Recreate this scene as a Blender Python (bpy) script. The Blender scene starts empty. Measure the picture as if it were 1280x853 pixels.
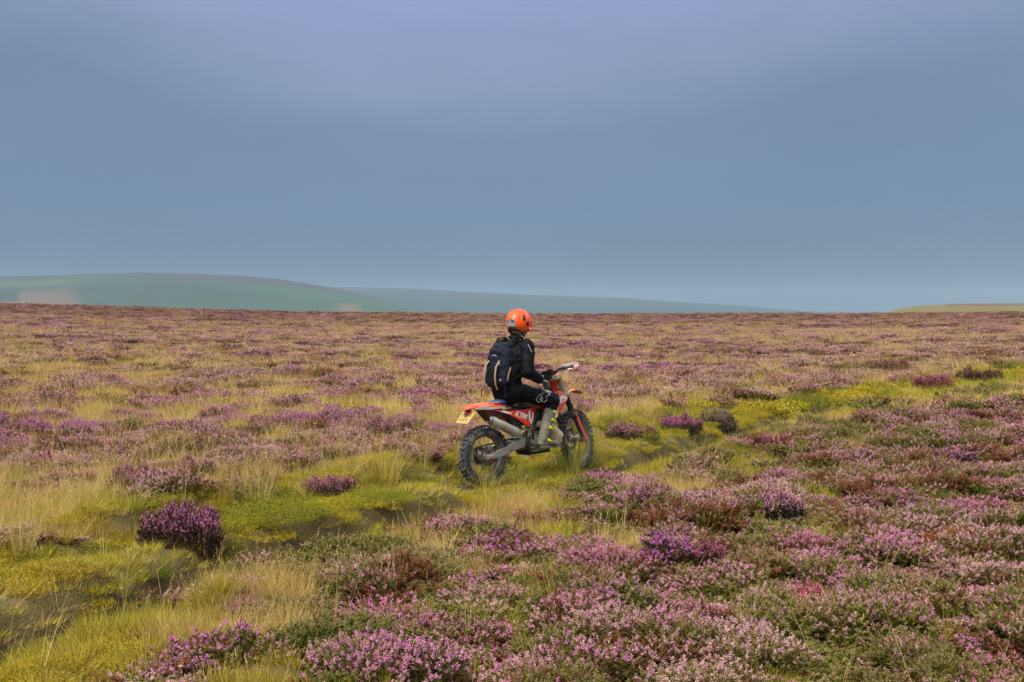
import bpy, bmesh, math, random
import numpy as np
from mathutils import Vector, Matrix, Euler, noise as mnoise

random.seed(7)
RNG = np.random.default_rng(11)
S = bpy.context.scene
C = S.collection
R = math.radians

# ------------------------------------------------------------------ camera, sky, sun, exposure
CAMH = 1.82                                   # eye height above the rut the bike stands in
FPX, HORY = 1600.0, 397.0                     # focal length and true horizon, in pixels of a 1280 px wide frame
cam_d = bpy.data.cameras.new('camera')
cam_d.lens = 45.0
cam_d.sensor_width = 36.0
cam_d.clip_start = 0.1
cam_d.clip_end = 20000
cam = bpy.data.objects.new('camera', cam_d)
C.objects.link(cam)
cam.location = (0, 0, CAMH)
cam.rotation_euler = (R(90) - math.atan((426.5 - HORY) / FPX), 0, 0)
S.camera = cam

S.view_settings.view_transform = 'Standard'
S.view_settings.look = 'None'
EXPO = 1.32
S.view_settings.exposure = EXPO
S.view_settings.gamma = 1.0
S.cycles.max_bounces = 6
S.cycles.diffuse_bounces = 3
S.cycles.glossy_bounces = 2
S.cycles.transmission_bounces = 2
S.cycles.volume_bounces = 1
S.cycles.use_denoising = True

SUN_EL, SUN_AZ = R(52), R(-140)               # azimuth measured from +Y towards +X: behind the camera, to the left
w = bpy.data.worlds.new('World')
S.world = w
w.use_nodes = True
nt = w.node_tree
nt.nodes.clear()
def N(t, typ, **kw):
    n = t.nodes.new(typ)
    for k, v in kw.items():
        if k.startswith('i_'):
            n.inputs[k[2:].replace('_', ' ')].default_value = v
        else:
            setattr(n, k, v)
    return n
def lin(r, g, b, a=1.0):
    f = lambda c: (c / 255 / 12.92) if c / 255 <= 0.04045 else ((c / 255 + 0.055) / 1.055) ** 2.4
    return (f(r), f(g), f(b), a)
def sstep_(a, b, x):
    k = min(1, max(0, (x - a) / (b - a)))
    return k * k * (3 - 2 * k)
out = N(nt, 'ShaderNodeOutputWorld')
bg = N(nt, 'ShaderNodeBackground')
bg.inputs['Strength'].default_value = 0.1
sky = N(nt, 'ShaderNodeTexSky', sky_type='NISHITA', sun_disc=False, sun_elevation=SUN_EL,
        sun_rotation=SUN_AZ, dust_density=3.0, air_density=1.0)
geo = N(nt, 'ShaderNodeTexCoord')
sep = N(nt, 'ShaderNodeSeparateXYZ')
nt.links.new(geo.outputs['Generated'], sep.inputs[0])
mp = N(nt, 'ShaderNodeMapping')
mp.inputs['Scale'].default_value = (1.0, 1.0, 4.0)
nt.links.new(geo.outputs['Generated'], mp.inputs[0])
ns = N(nt, 'ShaderNodeTexNoise')
ns.inputs['Scale'].default_value = 2.0
ns.inputs['Detail'].default_value = 5
ns.inputs['Roughness'].default_value = 0.5
nt.links.new(mp.outputs[0], ns.inputs['Vector'])
dp = N(nt, 'ShaderNodeVectorMath', operation='DOT_PRODUCT')      # thinner cloud lets more light through here
nrmz = N(nt, 'ShaderNodeVectorMath', operation='NORMALIZE'); nt.links.new(geo.outputs['Generated'], nrmz.inputs[0])
nt.links.new(nrmz.outputs[0], dp.inputs[0]); dp.inputs[1].default_value = (-0.02, 0.950, 0.310)
thin = N(nt, 'ShaderNodeMapRange', interpolation_type='SMOOTHSTEP')
thin.inputs['From Min'].default_value = math.cos(R(20)); thin.inputs['From Max'].default_value = 1.0; thin.inputs['To Max'].default_value = 0.05
nt.links.new(dp.outputs['Value'], thin.inputs['Value'])
m1 = N(nt, 'ShaderNodeMath', operation='MULTIPLY_ADD')        # elevation + (noise - .5) * .10
m0 = N(nt, 'ShaderNodeMath', operation='SUBTRACT')
m0.inputs[1].default_value = 0.5
nt.links.new(ns.outputs['Fac'], m0.inputs[0])
m1.inputs[1].default_value = 0.09
nt.links.new(m0.outputs[0], m1.inputs[0])
nt.links.new(sep.outputs['Z'], m1.inputs[2])
cr = N(nt, 'ShaderNodeValToRGB')
m2_ = N(nt, 'ShaderNodeMath', operation='ADD'); nt.links.new(m1.outputs[0], m2_.inputs[0]); nt.links.new(thin.outputs[0], m2_.inputs[1])
nt.links.new(m2_.outputs[0], cr.inputs[0])
el = cr.color_ramp.elements
stops = [(0.0, (80, 98, 121)), (0.04, (92, 114, 142)), (0.10, (99, 126, 158)), (0.18, (108, 131, 163)),
         (0.24, (134, 150, 185)), (0.31, (146, 162, 208)), (0.36, (164, 174, 210)), (0.6, (240, 240, 240)), (1.0, (255, 252, 240))]
while len(el) < len(stops):
    el.new(0.5)
for e, (p, c) in zip(el, stops):
    e.position = p
    e.color = tuple(v / 2 ** EXPO * (1 + 1.15 * sstep_(0.3, 0.7, p)) for v in lin(*c)[:3]) + (1,)
sc_ = N(nt, 'ShaderNodeVectorMath', operation='SCALE')        # the cloud deck, in the same units as the sky texture
sc_.inputs['Scale'].default_value = 10.0
nt.links.new(cr.outputs[0], sc_.inputs[0])
mp2 = N(nt, 'ShaderNodeMapping'); mp2.inputs['Scale'].default_value = (1.0, 1.0, 3.2); mp2.inputs['Rotation'].default_value = (0.0, 0.10, 0.0)
nt.links.new(geo.outputs['Generated'], mp2.inputs[0])
ns2 = N(nt, 'ShaderNodeTexNoise'); ns2.inputs['Scale'].default_value = 3.4; ns2.inputs['Detail'].default_value = 7; ns2.inputs['Roughness'].default_value = 0.55; ns2.inputs['Distortion'].default_value = 0.4
nt.links.new(mp2.outputs[0], ns2.inputs['Vector'])
cl = N(nt, 'ShaderNodeMapRange'); cl.inputs['From Min'].default_value = 0.3; cl.inputs['From Max'].default_value = 0.7; cl.inputs['To Min'].default_value = 9.4; cl.inputs['To Max'].default_value = 10.6
nt.links.new(ns2.outputs['Fac'], cl.inputs['Value']); nt.links.new(cl.outputs[0], sc_.inputs['Scale'])
mixw = N(nt, 'ShaderNodeMix', data_type='RGBA')
mixw.inputs[0].default_value = 0.97
nt.links.new(sky.outputs[0], mixw.inputs[6])
nt.links.new(sc_.outputs[0], mixw.inputs[7])
nt.links.new(mixw.outputs[2], bg.inputs['Color'])
nt.links.new(bg.outputs[0], out.inputs[0])

sd = bpy.data.lights.new('sun', 'SUN')
sd.energy = 1.5
sd.angle = R(14)
sd.color = (1.0, 0.90, 0.74)
sun = bpy.data.objects.new('sun', sd)
C.objects.link(sun)
dirv = Vector((math.sin(SUN_AZ) * math.cos(SUN_EL), math.cos(SUN_AZ) * math.cos(SUN_EL), math.sin(SUN_EL)))
sun.rotation_euler = dirv.to_track_quat('Z', 'Y').to_euler()
sun.location = (0, 0, 50)

# ------------------------------------------------------------------ helpers
def tag(o, label=None, cat=None, group=None, kind=None):
    if label: o['label'] = label
    if cat: o['category'] = cat
    if group: o['group'] = group
    if kind: o['kind'] = kind
    return o

def link_mesh(name, me, mats, parent=None):
    o = bpy.data.objects.new(name, me)
    C.objects.link(o)
    if mats is not None:
        for m in (mats if isinstance(mats, (list, tuple)) else [mats]):
            me.materials.append(m)
    if parent is not None: o.parent = parent
    return o

def empty(name, loc=(0, 0, 0), rot=(0, 0, 0)):
    o = bpy.data.objects.new(name, None)
    C.objects.link(o)
    o.location = loc
    o.rotation_euler = rot
    o.empty_display_size = 0.2
    return o

def mesh_np(name, V, F, mat_idx=None, smooth=False):
    """V (n,3); F list of arrays/tuples all of one size"""
    me = bpy.data.meshes.new(name)
    V = np.asarray(V, dtype=np.float32)
    F = np.asarray(F, dtype=np.int32)
    k = F.shape[1]
    me.vertices.add(len(V)); me.vertices.foreach_set('co', V.ravel())
    me.loops.add(F.size); me.loops.foreach_set('vertex_index', F.ravel())
    me.polygons.add(len(F))
    me.polygons.foreach_set('loop_start', np.arange(0, F.size, k, dtype=np.int32))
    me.polygons.foreach_set('loop_total', np.full(len(F), k, dtype=np.int32))
    if mat_idx is not None:
        me.polygons.foreach_set('material_index', np.asarray(mat_idx, dtype=np.int32))
    me.polygons.foreach_set('use_smooth', np.full(len(F), smooth, dtype=bool))
    me.update(calc_edges=True)
    return me

# materials -------------------------------------------------------------------
def mat_new(name):
    m = bpy.data.materials.new(name)
    m.use_nodes = True
    t = m.node_tree
    b = t.nodes['Principled BSDF']
    return m, t, b

def mat(name, col, rough=0.6, metal=0.0, dirt=None, dirt_amt=0.5, scale=18.0, bump=0.0, coat=0.0):
    """base colour with fine mottling and, if asked, patches of dried mud"""
    m, t, b = mat_new(name)
    b.inputs['Roughness'].default_value = rough
    b.inputs['Metallic'].default_value = metal
    b.inputs['Coat Weight'].default_value = coat
    tc = N(t, 'ShaderNodeTexCoord')
    n1 = N(t, 'ShaderNodeTexNoise'); n1.inputs['Scale'].default_value = scale; n1.inputs['Detail'].default_value = 5
    t.links.new(tc.outputs['Object'], n1.inputs['Vector'])
    mx = N(t, 'ShaderNodeMix', data_type='RGBA')
    c = lin(*col)
    mx.inputs[6].default_value = tuple(v * 0.78 for v in c[:3]) + (1,)
    mx.inputs[7].default_value = tuple(min(1, v * 1.18) for v in c[:3]) + (1,)
    t.links.new(n1.outputs['Fac'], mx.inputs[0])
    last = mx.outputs[2]
    if dirt:
        n2 = N(t, 'ShaderNodeTexNoise'); n2.inputs['Scale'].default_value = scale * 0.45; n2.inputs['Detail'].default_value = 7
        t.links.new(tc.outputs['Object'], n2.inputs['Vector'])
        rp = N(t, 'ShaderNodeMapRange'); rp.inputs['From Min'].default_value = 0.62 - dirt_amt * 0.4
        rp.inputs['From Max'].default_value = 0.80 - dirt_amt * 0.4
        t.links.new(n2.outputs['Fac'], rp.inputs['Value'])
        m2 = N(t, 'ShaderNodeMix', data_type='RGBA')
        t.links.new(rp.outputs[0], m2.inputs[0]); t.links.new(last, m2.inputs[6])
        m2.inputs[7].default_value = lin(*dirt)
        last = m2.outputs[2]
        r2 = N(t, 'ShaderNodeMapRange'); r2.inputs['To Min'].default_value = rough; r2.inputs['To Max'].default_value = 0.9
        t.links.new(rp.outputs[0], r2.inputs['Value']); t.links.new(r2.outputs[0], b.inputs['Roughness'])
    t.links.new(last, b.inputs['Base Color'])
    if bump:
        bp = N(t, 'ShaderNodeBump'); bp.inputs['Strength'].default_value = bump; bp.inputs['Distance'].default_value = 0.004
        t.links.new(n1.outputs['Fac'], bp.inputs['Height']); t.links.new(bp.outputs[0], b.inputs['Normal'])
    return m

# noise in the plan -----------------------------------------------------------
def hash2(ix, iy, s=0):
    h = (ix.astype(np.int64) * 374761393 + iy.astype(np.int64) * 668265263 + s * 974634777) & 0xFFFFFFFF
    h = ((h ^ (h >> 13)) * 1274126177) & 0xFFFFFFFF
    h = (h ^ (h >> 16)) & 0xFFFFFFFF
    h = (h * 2246822519) & 0xFFFFFFFF
    h = (h ^ (h >> 15)) & 0xFFFFFFFF
    return h / 4294967295.0
def vnoise(x, y, s=0):
    ix, iy = np.floor(x), np.floor(y)
    fx, fy = x - ix, y - iy
    fx = fx * fx * (3 - 2 * fx); fy = fy * fy * (3 - 2 * fy)
    a = hash2(ix, iy, s); b = hash2(ix + 1, iy, s); c = hash2(ix, iy + 1, s); d = hash2(ix + 1, iy + 1, s)
    return (a * (1 - fx) + b * fx) * (1 - fy) + (c * (1 - fx) + d * fx) * fy
def fbm(x, y, sc, s=0, o=3):
    t = 0; amp = 1; tot = 0
    for k in range(o):
        t = t + amp * vnoise(x / sc * 2 ** k + 17.3 * k, y / sc * 2 ** k - 9.1 * k, s + k); tot += amp; amp *= 0.5
    return t / tot
def worley(x, y, cell, s=0):
    """nearest jittered cell centre: distance / cell, its position, its hash"""
    ix, iy = np.floor(x / cell), np.floor(y / cell)
    best = np.full(x.shape, 1e9); bx = np.zeros(x.shape); by = np.zeros(x.shape); bh = np.zeros(x.shape)
    for dx in (-1, 0, 1):
        for dy in (-1, 0, 1):
            cx, cy = ix + dx, iy + dy
            px = (cx + 0.1 + 0.8 * hash2(cx, cy, s + 1)) * cell
            py = (cy + 0.1 + 0.8 * hash2(cx, cy, s + 2)) * cell
            d = (px - x) ** 2 + (py - y) ** 2
            m = d < best
            best = np.where(m, d, best); bx = np.where(m, px, bx); by = np.where(m, py, by)
            bh = np.where(m, hash2(cx, cy, s + 3), bh)
    return np.sqrt(best) / cell, bx, by, bh
def warp(x, y, a=0.4):
    return x + (fbm(x, y, 0.45, 201, 2) - 0.5) * 2 * a * 0.7, y + (fbm(x, y, 0.45, 205, 2) - 0.5) * 2 * a
def sstep(a, b, x):
    t = np.clip((x - a) / (b - a), 0, 1)
    return t * t * (3 - 2 * t)

# ------------------------------------------------------------------ the lie of the land
def g0(px, py):                                # a place on the flat part of the moor, from where it is seen
    y = FPX * CAMH / (py - HORY)
    return ((px - 640) / FPX * y, y)
RUT_F = np.array([g0(*p) for p in [(-700, 960), (-200, 800), (0, 738), (70, 722), (207, 684), (333, 658), (450, 634), (585, 603),
                                   (700, 574), (790, 552), (905, 527), (1040, 509), (1162, 493), (1290, 476), (1500, 458)]])
RUT_N = np.array([g0(*p) for p in [(-400, 1000), (-150, 880), (0, 815), (90, 778), (167, 750), (283, 712), (350, 695), (450, 668), (560, 643),
                                   (680, 612), (800, 580), (930, 550), (1060, 526), (1200, 502), (1330, 484), (1560, 463)]])
def _offset(P, d):
    T_ = np.gradient(P, axis=0); T_ /= np.linalg.norm(T_, axis=1)[:, None]
    return P + np.stack([T_[:, 1], -T_[:, 0]], 1) * d
RUT_N = np.vstack([RUT_N[:7], _offset(RUT_F, 1.15)[7:]])      # past the first bend the near rut keeps 1.15 m from the far one
def poly_dist(x, y, P):
    best = np.full(x.shape, 1e9); side = np.zeros(x.shape); tt = np.zeros(x.shape)
    for i in range(len(P) - 1):
        a, b = P[i], P[i + 1]
        d = b - a; L = d @ d
        t = np.clip(((x - a[0]) * d[0] + (y - a[1]) * d[1]) / L, 0, 1)
        ex, ey = x - a[0] - t * d[0], y - a[1] - t * d[1]
        q = ex * ex + ey * ey
        m = q < best
        best = np.where(m, q, best)
        side = np.where(m, np.sign(d[0] * ey - d[1] * ex), side)     # + = left of the way = far side
        tt = np.where(m, i + t, tt)
    return np.sqrt(best), side, tt
Y0 = 170.0
SKY_X = np.array([-900, 0, 100, 300, 360, 500, 640, 900, 1110, 1280, 2200.0])
SKY_Y = np.array([372, 379, 381, 387.5, 389, 390, 391.5, 391.5, 391, 389, 389.0])
def height(x, y):
    x = np.asarray(x, float); y = np.asarray(y, float)
    r = np.hypot(x, y)
    th = np.clip(np.arctan2(x, np.maximum(y, 1e-3)), -1.0, 1.0)
    px = 640 + FPX * np.tan(th)
    E = (HORY - np.interp(px, SKY_X, SKY_Y)) / FPX * np.cos(th)
    front = np.where(y > 0, 1.0, 0.0) * np.clip(y / np.maximum(r, 1e-3) * 2, 0, 1)
    A = CAMH - 0.2 + E * Y0 * front
    t = np.clip((r / Y0 - 0.11) / 0.89, 0, 1)
    z = A * t ** 1.15
    z = z - np.where(r > Y0, 0.0026 * (r - Y0) ** 1.5, 0)
    z = np.maximum(z, -26)
    far = sstep(14, 60, r)
    z = z + (fbm(x, y, 9.0, 5) - 0.5) * (0.14 + 0.35 * far) * sstep(3, 9, np.abs(r - 14.5) + 3) * (1 - 0.6 * sstep(110, 170, r))
    near = 1 - sstep(22, 34, r)
    dF, sF, _ = poly_dist(x, y, RUT_F)
    dN, sN, tN = poly_dist(x, y, RUT_N)
    off = sstep(0.25, 0.7, np.minimum(dF, dN))
    wx_, wy_ = warp(x, y)
    w1, _, _, h1 = worley(wx_, wy_, 0.52, 40)
    z = z + near * off * (0.02 + 0.13 * h1) * np.clip(1 - 1.5 * w1 * w1, 0, 1)
    w2, _, _, h2 = worley(wx_, wy_, 1.1, 50)
    mid = sstep(20, 30, r) * (1 - sstep(60, 90, r))
    z = z + mid * 0.18 * h2 * np.clip(1 - 1.5 * w2 * w2, 0, 1)
    wob = (fbm(x, y, 0.5, 9) - 0.5) * 0.13
    gf = np.exp(-((dF + wob) / 0.20) ** 4)
    gn = np.exp(-((dN + wob) / 0.19) ** 4)
    fadeN = 1 - sstep(8.5, 11.0, tN)
    far2 = 1 - sstep(38, 60, r)
    z = z - 0.11 * gf * far2 - 0.20 * gn * fadeN * far2
    # bank between the ruts and the bank beyond the far rut
    dm = np.minimum(dF, dN)
    between = (sF < 0) & (sN > 0)
    z = z + np.where(between, 0.15 * sstep(0.14, 0.34, dm) * (0.5 + 0.5 * fadeN) * far2 * (0.75 + 0.5 * fbm(x, y, 0.8, 77)), 0)
    z = z + 0.13 * np.exp(-((dF - 0.75) / 0.35) ** 2) * (sF > 0) * far2 * (0.5 + h1 * 0.8) * near
    z = z + 0.035 * (fbm(x, y, 0.35, 21) - 0.5) * near * 2
    return z
BX, BY = -0.295, 14.04                           # where the rear wheel stands
_zo = float(height(np.array([BX]), np.array([BY]))[0])
_raw_height = height
def height(x, y):
    # the track is level with z = 0 under the rear wheel and climbs gently to the front wheel
    x = np.asarray(x, float); y = np.asarray(y, float)
    z = _raw_height(x, y)
    k = np.exp(-(((x - BX) ** 2 + (y - BY) ** 2) / 0.5 ** 2))
    fx, fy = BX + 1.09, BY + 1.01
    zf = float(_raw_height(np.array([fx]), np.array([fy]))[0])
    k2 = np.exp(-(((x - fx) ** 2 + (y - fy) ** 2) / 0.5 ** 2))
    z = z - _zo * k + (0.055 - zf) * k2
    al = (x - BX) * math.cos(R(43)) + (y - BY) * math.sin(R(43)); pe = -(x - BX) * math.sin(R(43)) + (y - BY) * math.cos(R(43))
    bed = -0.035 + 0.06 * np.clip(al / 1.48, -0.3, 1.2)
    m = sstep(0.42, 0.22, np.abs(pe)) * sstep(-0.9, -0.5, al) * sstep(2.3, 1.9, al)
    z = z * (1 - m) + bed * m
    cap = bed + 0.0 + 0.02 * np.abs(pe)
    m2 = sstep(-1.5, -1.0, al) * sstep(2.0, 1.6, al) * (pe < 0) * sstep(1.7, 1.1, -pe)
    return z + m2 * np.minimum(0, cap - z)
def h1(x, y): return float(height(np.array([x]), np.array([y]))[0])

def ray_ground(px, py):
    """where the line of sight through a pixel of the 1280 px frame meets the moor"""
    d = np.geomspace(3.5, 260, 4000)
    x = (px - 640) / FPX * d; z = CAMH - (py - HORY) / FPX * d
    hz = height(x, d)
    i = int(np.argmax(z <= hz))
    return float(x[i]), float(d[i]), float(hz[i])

# ground sheet
ths = np.concatenate([np.arange(-180, -31, 3.0), np.arange(-30, 30.01, 0.17), np.arange(33, 180, 3.0)])
ths = R(1) * ths
rs = np.concatenate([np.geomspace(0.6, 4, 10)[:-1], np.geomspace(4, 26, 165)[:-1], np.geomspace(26, 210, 105)[:-1], np.geomspace(210, 5000, 44)])
TH, RR = np.meshgrid(ths, rs)
GX, GY = RR * np.sin(TH), RR * np.cos(TH)
GZ = height(GX, GY)
nr, nc = TH.shape
V = np.stack([GX, GY, GZ], -1).reshape(-1, 3)
V = np.vstack([V, [[0, 0, float(height(np.array([0.01]), np.array([0.01]))[0])]]])
I = np.arange(nr * nc).reshape(nr, nc)
J = np.roll(I, -1, axis=1)
F = np.stack([I[:-1], J[:-1], J[1:], I[1:]], -1).reshape(-1, 4)[:, ::-1]
mg, t, b = mat_new('moor_soil')
b.inputs['Roughness'].default_value = 0.95
tc = N(t, 'ShaderNodeTexCoord')
n1 = N(t, 'ShaderNodeTexNoise'); n1.inputs['Scale'].default_value = 2.3; n1.inputs['Detail'].default_value = 8
n2 = N(t, 'ShaderNodeTexNoise'); n2.inputs['Scale'].default_value = 0.16; n2.inputs['Detail'].default_value = 6
n3 = N(t, 'ShaderNodeTexNoise'); n3.inputs['Scale'].default_value = 45; n3.inputs['Detail'].default_value = 6
for n in (n1, n2, n3): t.links.new(tc.outputs['Object'], n.inputs['Vector'])
ca = N(t, 'ShaderNodeValToRGB')
ca.color_ramp.elements[0].position = 0.33; ca.color_ramp.elements[0].color = lin(34, 25, 18)
ca.color_ramp.elements[1].position = 0.70; ca.color_ramp.elements[1].color = lin(62, 44, 26)
e = ca.color_ramp.elements.new(0.5); e.color = lin(52, 36, 22)
t.links.new(n1.outputs['Fac'], ca.inputs[0])
cb = N(t, 'ShaderNodeValToRGB')
cb.color_ramp.elements[0].position = 0.3; cb.color_ramp.elements[0].color = lin(104, 82, 50)
cb.color_ramp.elements[1].position = 0.7; cb.color_ramp.elements[1].color = lin(124, 116, 46)
t.links.new(n2.outputs['Fac'], cb.inputs[0])
mm = N(t, 'ShaderNodeMix', data_type='RGBA'); la = N(t, 'ShaderNodeAttribute'); la.attribute_name = 'litter'; t.links.new(la.outputs['Fac'], mm.inputs[0])
t.links.new(ca.outputs[0], mm.inputs[6]); t.links.new(cb.outputs[0], mm.inputs[7])
ml = N(t, 'ShaderNodeMix', data_type='RGBA', blend_type='MULTIPLY'); ml.inputs[0].default_value = 0.7
t.links.new(mm.outputs[2], ml.inputs[6]); t.links.new(n3.outputs['Color'], ml.inputs[7])
t.links.new(mm.outputs[2], b.inputs['Base Color'])
bp = N(t, 'ShaderNodeBump'); bp.inputs['Distance'].default_value = 0.05; bp.inputs['Strength'].default_value = 0.8
t.links.new(n3.outputs['Fac'], bp.inputs['Height']); t.links.new(bp.outputs[0], b.inputs['Normal'])
gme = mesh_np('ground', V, F, smooth=True)
_r = np.hypot(V[:, 0], V[:, 1])
_df, _, _ = poly_dist(V[:, 0], V[:, 1], RUT_F); _dn, _, _tn = poly_dist(V[:, 0], V[:, 1], RUT_N)
_l = sstep(0.12, 0.30, np.minimum(_df, np.where(_tn > 10, 9, _dn)) + (fbm(V[:, 0], V[:, 1], 0.5, 9) - 0.5) * 0.13) * (0.35 + 0.6 * fbm(V[:, 0], V[:, 1], 0.3, 3))
_l = np.maximum(_l, sstep(25, 40, _r) * 0.8)                  # dead litter and moss between the plants; bare peat in the ruts
_a = gme.attributes.new('litter', 'FLOAT', 'POINT'); _a.data.foreach_set('value', _l.astype(np.float32))
ground = link_mesh('ground', gme, mg)
tag(ground, 'peaty moorland ground under the heather with two wheel ruts', None, None, 'structure')

# far hills ---------------------------------------------------------------------
mh, t, b = mat_new('hill_grass')
b.inputs['Roughness'].default_value = 1.0
at = N(t, 'ShaderNodeAttribute'); at.attribute_name = 'field'
tc = N(t, 'ShaderNodeTexCoord')
n1 = N(t, 'ShaderNodeTexNoise'); n1.inputs['Scale'].default_value = 0.012; n1.inputs['Detail'].default_value = 8
t.links.new(tc.outputs['Object'], n1.inputs['Vector'])
mr = N(t, 'ShaderNodeMapRange'); mr.inputs['To Min'].default_value = 0.72; mr.inputs['To Max'].default_value = 1.28
t.links.new(n1.outputs['Fac'], mr.inputs['Value'])
vm = N(t, 'ShaderNodeVectorMath', operation='SCALE')
t.links.new(at.outputs['Color'], vm.inputs[0]); t.links.new(mr.outputs[0], vm.inputs['Scale'])
t.links.new(vm.outputs[0], b.inputs['Base Color'])

def hill(name, label, dist, depth, xs, ys, colour, nu=560, nv=150, foot=-26.5, rough=2.0):
    U = np.linspace(xs[0], xs[-1], nu)
    sky_y = np.interp(U, xs, ys)
    k = np.ones(9) / 9
    sky_y = np.convolve(np.pad(sky_y, 4, mode='edge'), k, mode='valid')
    vv = np.linspace(-1, 1, nv)
    UU, VV = np.meshgrid(U, vv)
    D = dist + VV * depth
    crest = CAMH + (HORY - sky_y)[None, :] / FPX * dist
    X = (UU - 640) / FPX * D
    prof = np.cos(np.clip(np.abs(VV), 0, 1) * math.pi / 2) ** 1.15
    Z = foot + (crest - foot) * prof
    Z = Z + (fbm(X, D, depth * 0.35, 3, 4) - 0.5) * rough * np.minimum(1, 2 * prof) * (1 - prof ** 6)
    col = colour(UU, HORY - (Z - CAMH) / D * FPX, X, D, VV)
    V = np.stack([X, D, Z], -1).reshape(-1, 3)
    I = np.arange(nu * nv).reshape(nv, nu)
    F = np.stack([I[:-1, :-1], I[:-1, 1:], I[1:, 1:], I[1:, :-1]], -1).reshape(-1, 4)
    me = mesh_np(name, V, F, smooth=True)
    a = me.color_attributes.new('field', 'FLOAT_COLOR', 'POINT')
    a.data.foreach_set('color', np.concatenate([col, np.ones(col.shape[:2] + (1,))], -1).astype(np.float32).ravel())
    o = link_mesh(name, me, mh)
    return tag(o, label, None, None, 'structure')

def L3(r, g, b): return np.array(lin(r, g, b)[:3])
def blend(a, b, m): return a * (1 - m[..., None]) + b * m[..., None]
def col_big(U, Y, X, D, Vv):
    c = np.zeros(U.shape + (3,)) + L3(10, 52, 38)
    n = fbm(X, D, 260, 8, 4)
    c = blend(c, L3(20, 60, 38), sstep(0.42, 0.62, n))
    c = blend(c, L3(12, 36, 44), sstep(0.55, 0.6, fbm(X * 0.6, D, 130, 61, 4)) * 0.7)
    c = blend(c, L3(26, 52, 44), sstep(0.58, 0.63, fbm(X * 0.4, D, 200, 66, 2)) * 0.6)
    top = np.interp(U, [0, 60, 180, 300, 400, 470], [350, 350, 349, 352, 362, 376])
    c = blend(c, L3(34, 32, 46), sstep(2.5, -1.5, Y - top + (n - 0.5) * 5) * sstep(110, 200, U))
    c = blend(c, L3(60, 66, 46), sstep(5, 1, np.abs(Y - 354 + (U - 60) * 0.05 + (n - 0.5) * 14)) * sstep(130, 60, U) * 0.8)
    Y = Y + (fbm(X, D, 90, 77, 3) - 0.5) * 5 + (np.minimum(U, 130) - 60) * 0.05; U = U + (fbm(X, D, 90, 78, 3) - 0.5) * 14
    inF = ((Y > 360.5 + (U > 78) * 2) & (Y < 381) & (U > 22) & (U < 92)) | ((Y > 369) & (U > 2) & (U < 60))
    soft = sstep(14, 34, U) * sstep(108, 84, U) * sstep(358.5, 364, Y) + sstep(-10, 10, U) * sstep(66, 44, U) * sstep(366, 371, Y)
    c = blend(c, L3(80, 64, 52), np.clip(soft, 0, 1) * (0.55 + 0.4 * sstep(0.35, 0.65, fbm(X, D, 60, 5))))
    c = blend(c, L3(24, 40, 36), ((Y > 362) & (Y < 375) & (U < 21)) * 1.0)
    c = blend(c, L3(24, 40, 36), ((U > 90) & (U < 104) & (Y > 362) & (Y < 376) & (n > 0.42)) * 1.0)
    c = blend(c, L3(110, 76, 62), sstep(412, 430, U) * sstep(458, 440, U) * sstep(380, 386, Y) * 0.5)
    return c
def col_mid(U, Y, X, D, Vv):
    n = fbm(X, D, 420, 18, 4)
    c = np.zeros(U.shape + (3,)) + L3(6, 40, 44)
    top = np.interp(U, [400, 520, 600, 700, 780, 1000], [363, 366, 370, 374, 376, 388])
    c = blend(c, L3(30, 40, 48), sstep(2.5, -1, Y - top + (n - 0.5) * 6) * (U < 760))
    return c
def col_rise(U, Y, X, D, Vv):
    n = fbm(X, D, 30, 28, 4)
    c = np.zeros(U.shape + (3,)) + L3(98, 98, 34)
    c = blend(c, L3(88, 96, 34), sstep(0.45, 0.6, n))
    c = blend(c, L3(96, 76, 50), sstep(0.4, 0.62, fbm(X, D, 55, 31, 3)) * 0.6)
    c = blend(c, L3(80, 58, 58), ((Y < 383) & (U > 1180)) * 0.7)
    return c
hill('hill', 'broad green flat-topped hill with a pinkish field on its left slope', 2300, 900,
     np.array([-700, -300, 0, 60, 120, 180, 240, 300, 345, 370, 400, 430, 455, 480, 520, 600.0]),
     np.array([352, 350, 347, 345.5, 343.5, 342, 343.5, 346, 349.5, 353, 358, 363.5, 369, 376, 388, 404.0]), col_big)
hill('hill', 'long low blue hill running down to the right behind the moor', 3500, 1000,
     np.array([-900, 150, 360, 420, 520, 600, 650, 700, 780, 850, 920, 960, 1000, 1060, 1120, 1180.0]),
     np.array([362, 360, 359, 359.5, 361.5, 366, 368.5, 370.5, 373, 378, 382, 385.5, 389, 391, 393, 398.0]), col_mid)
hill('hill', 'low yellow-green rise on the right edge of the skyline', 420, 150,
     np.array([1085, 1105, 1120, 1135, 1160, 1200, 1280, 1500, 1900.0]),
     np.array([402, 393, 387.5, 384, 382, 380, 379.5, 378, 380.0]), col_rise, foot=-4, rough=0.8)
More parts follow.
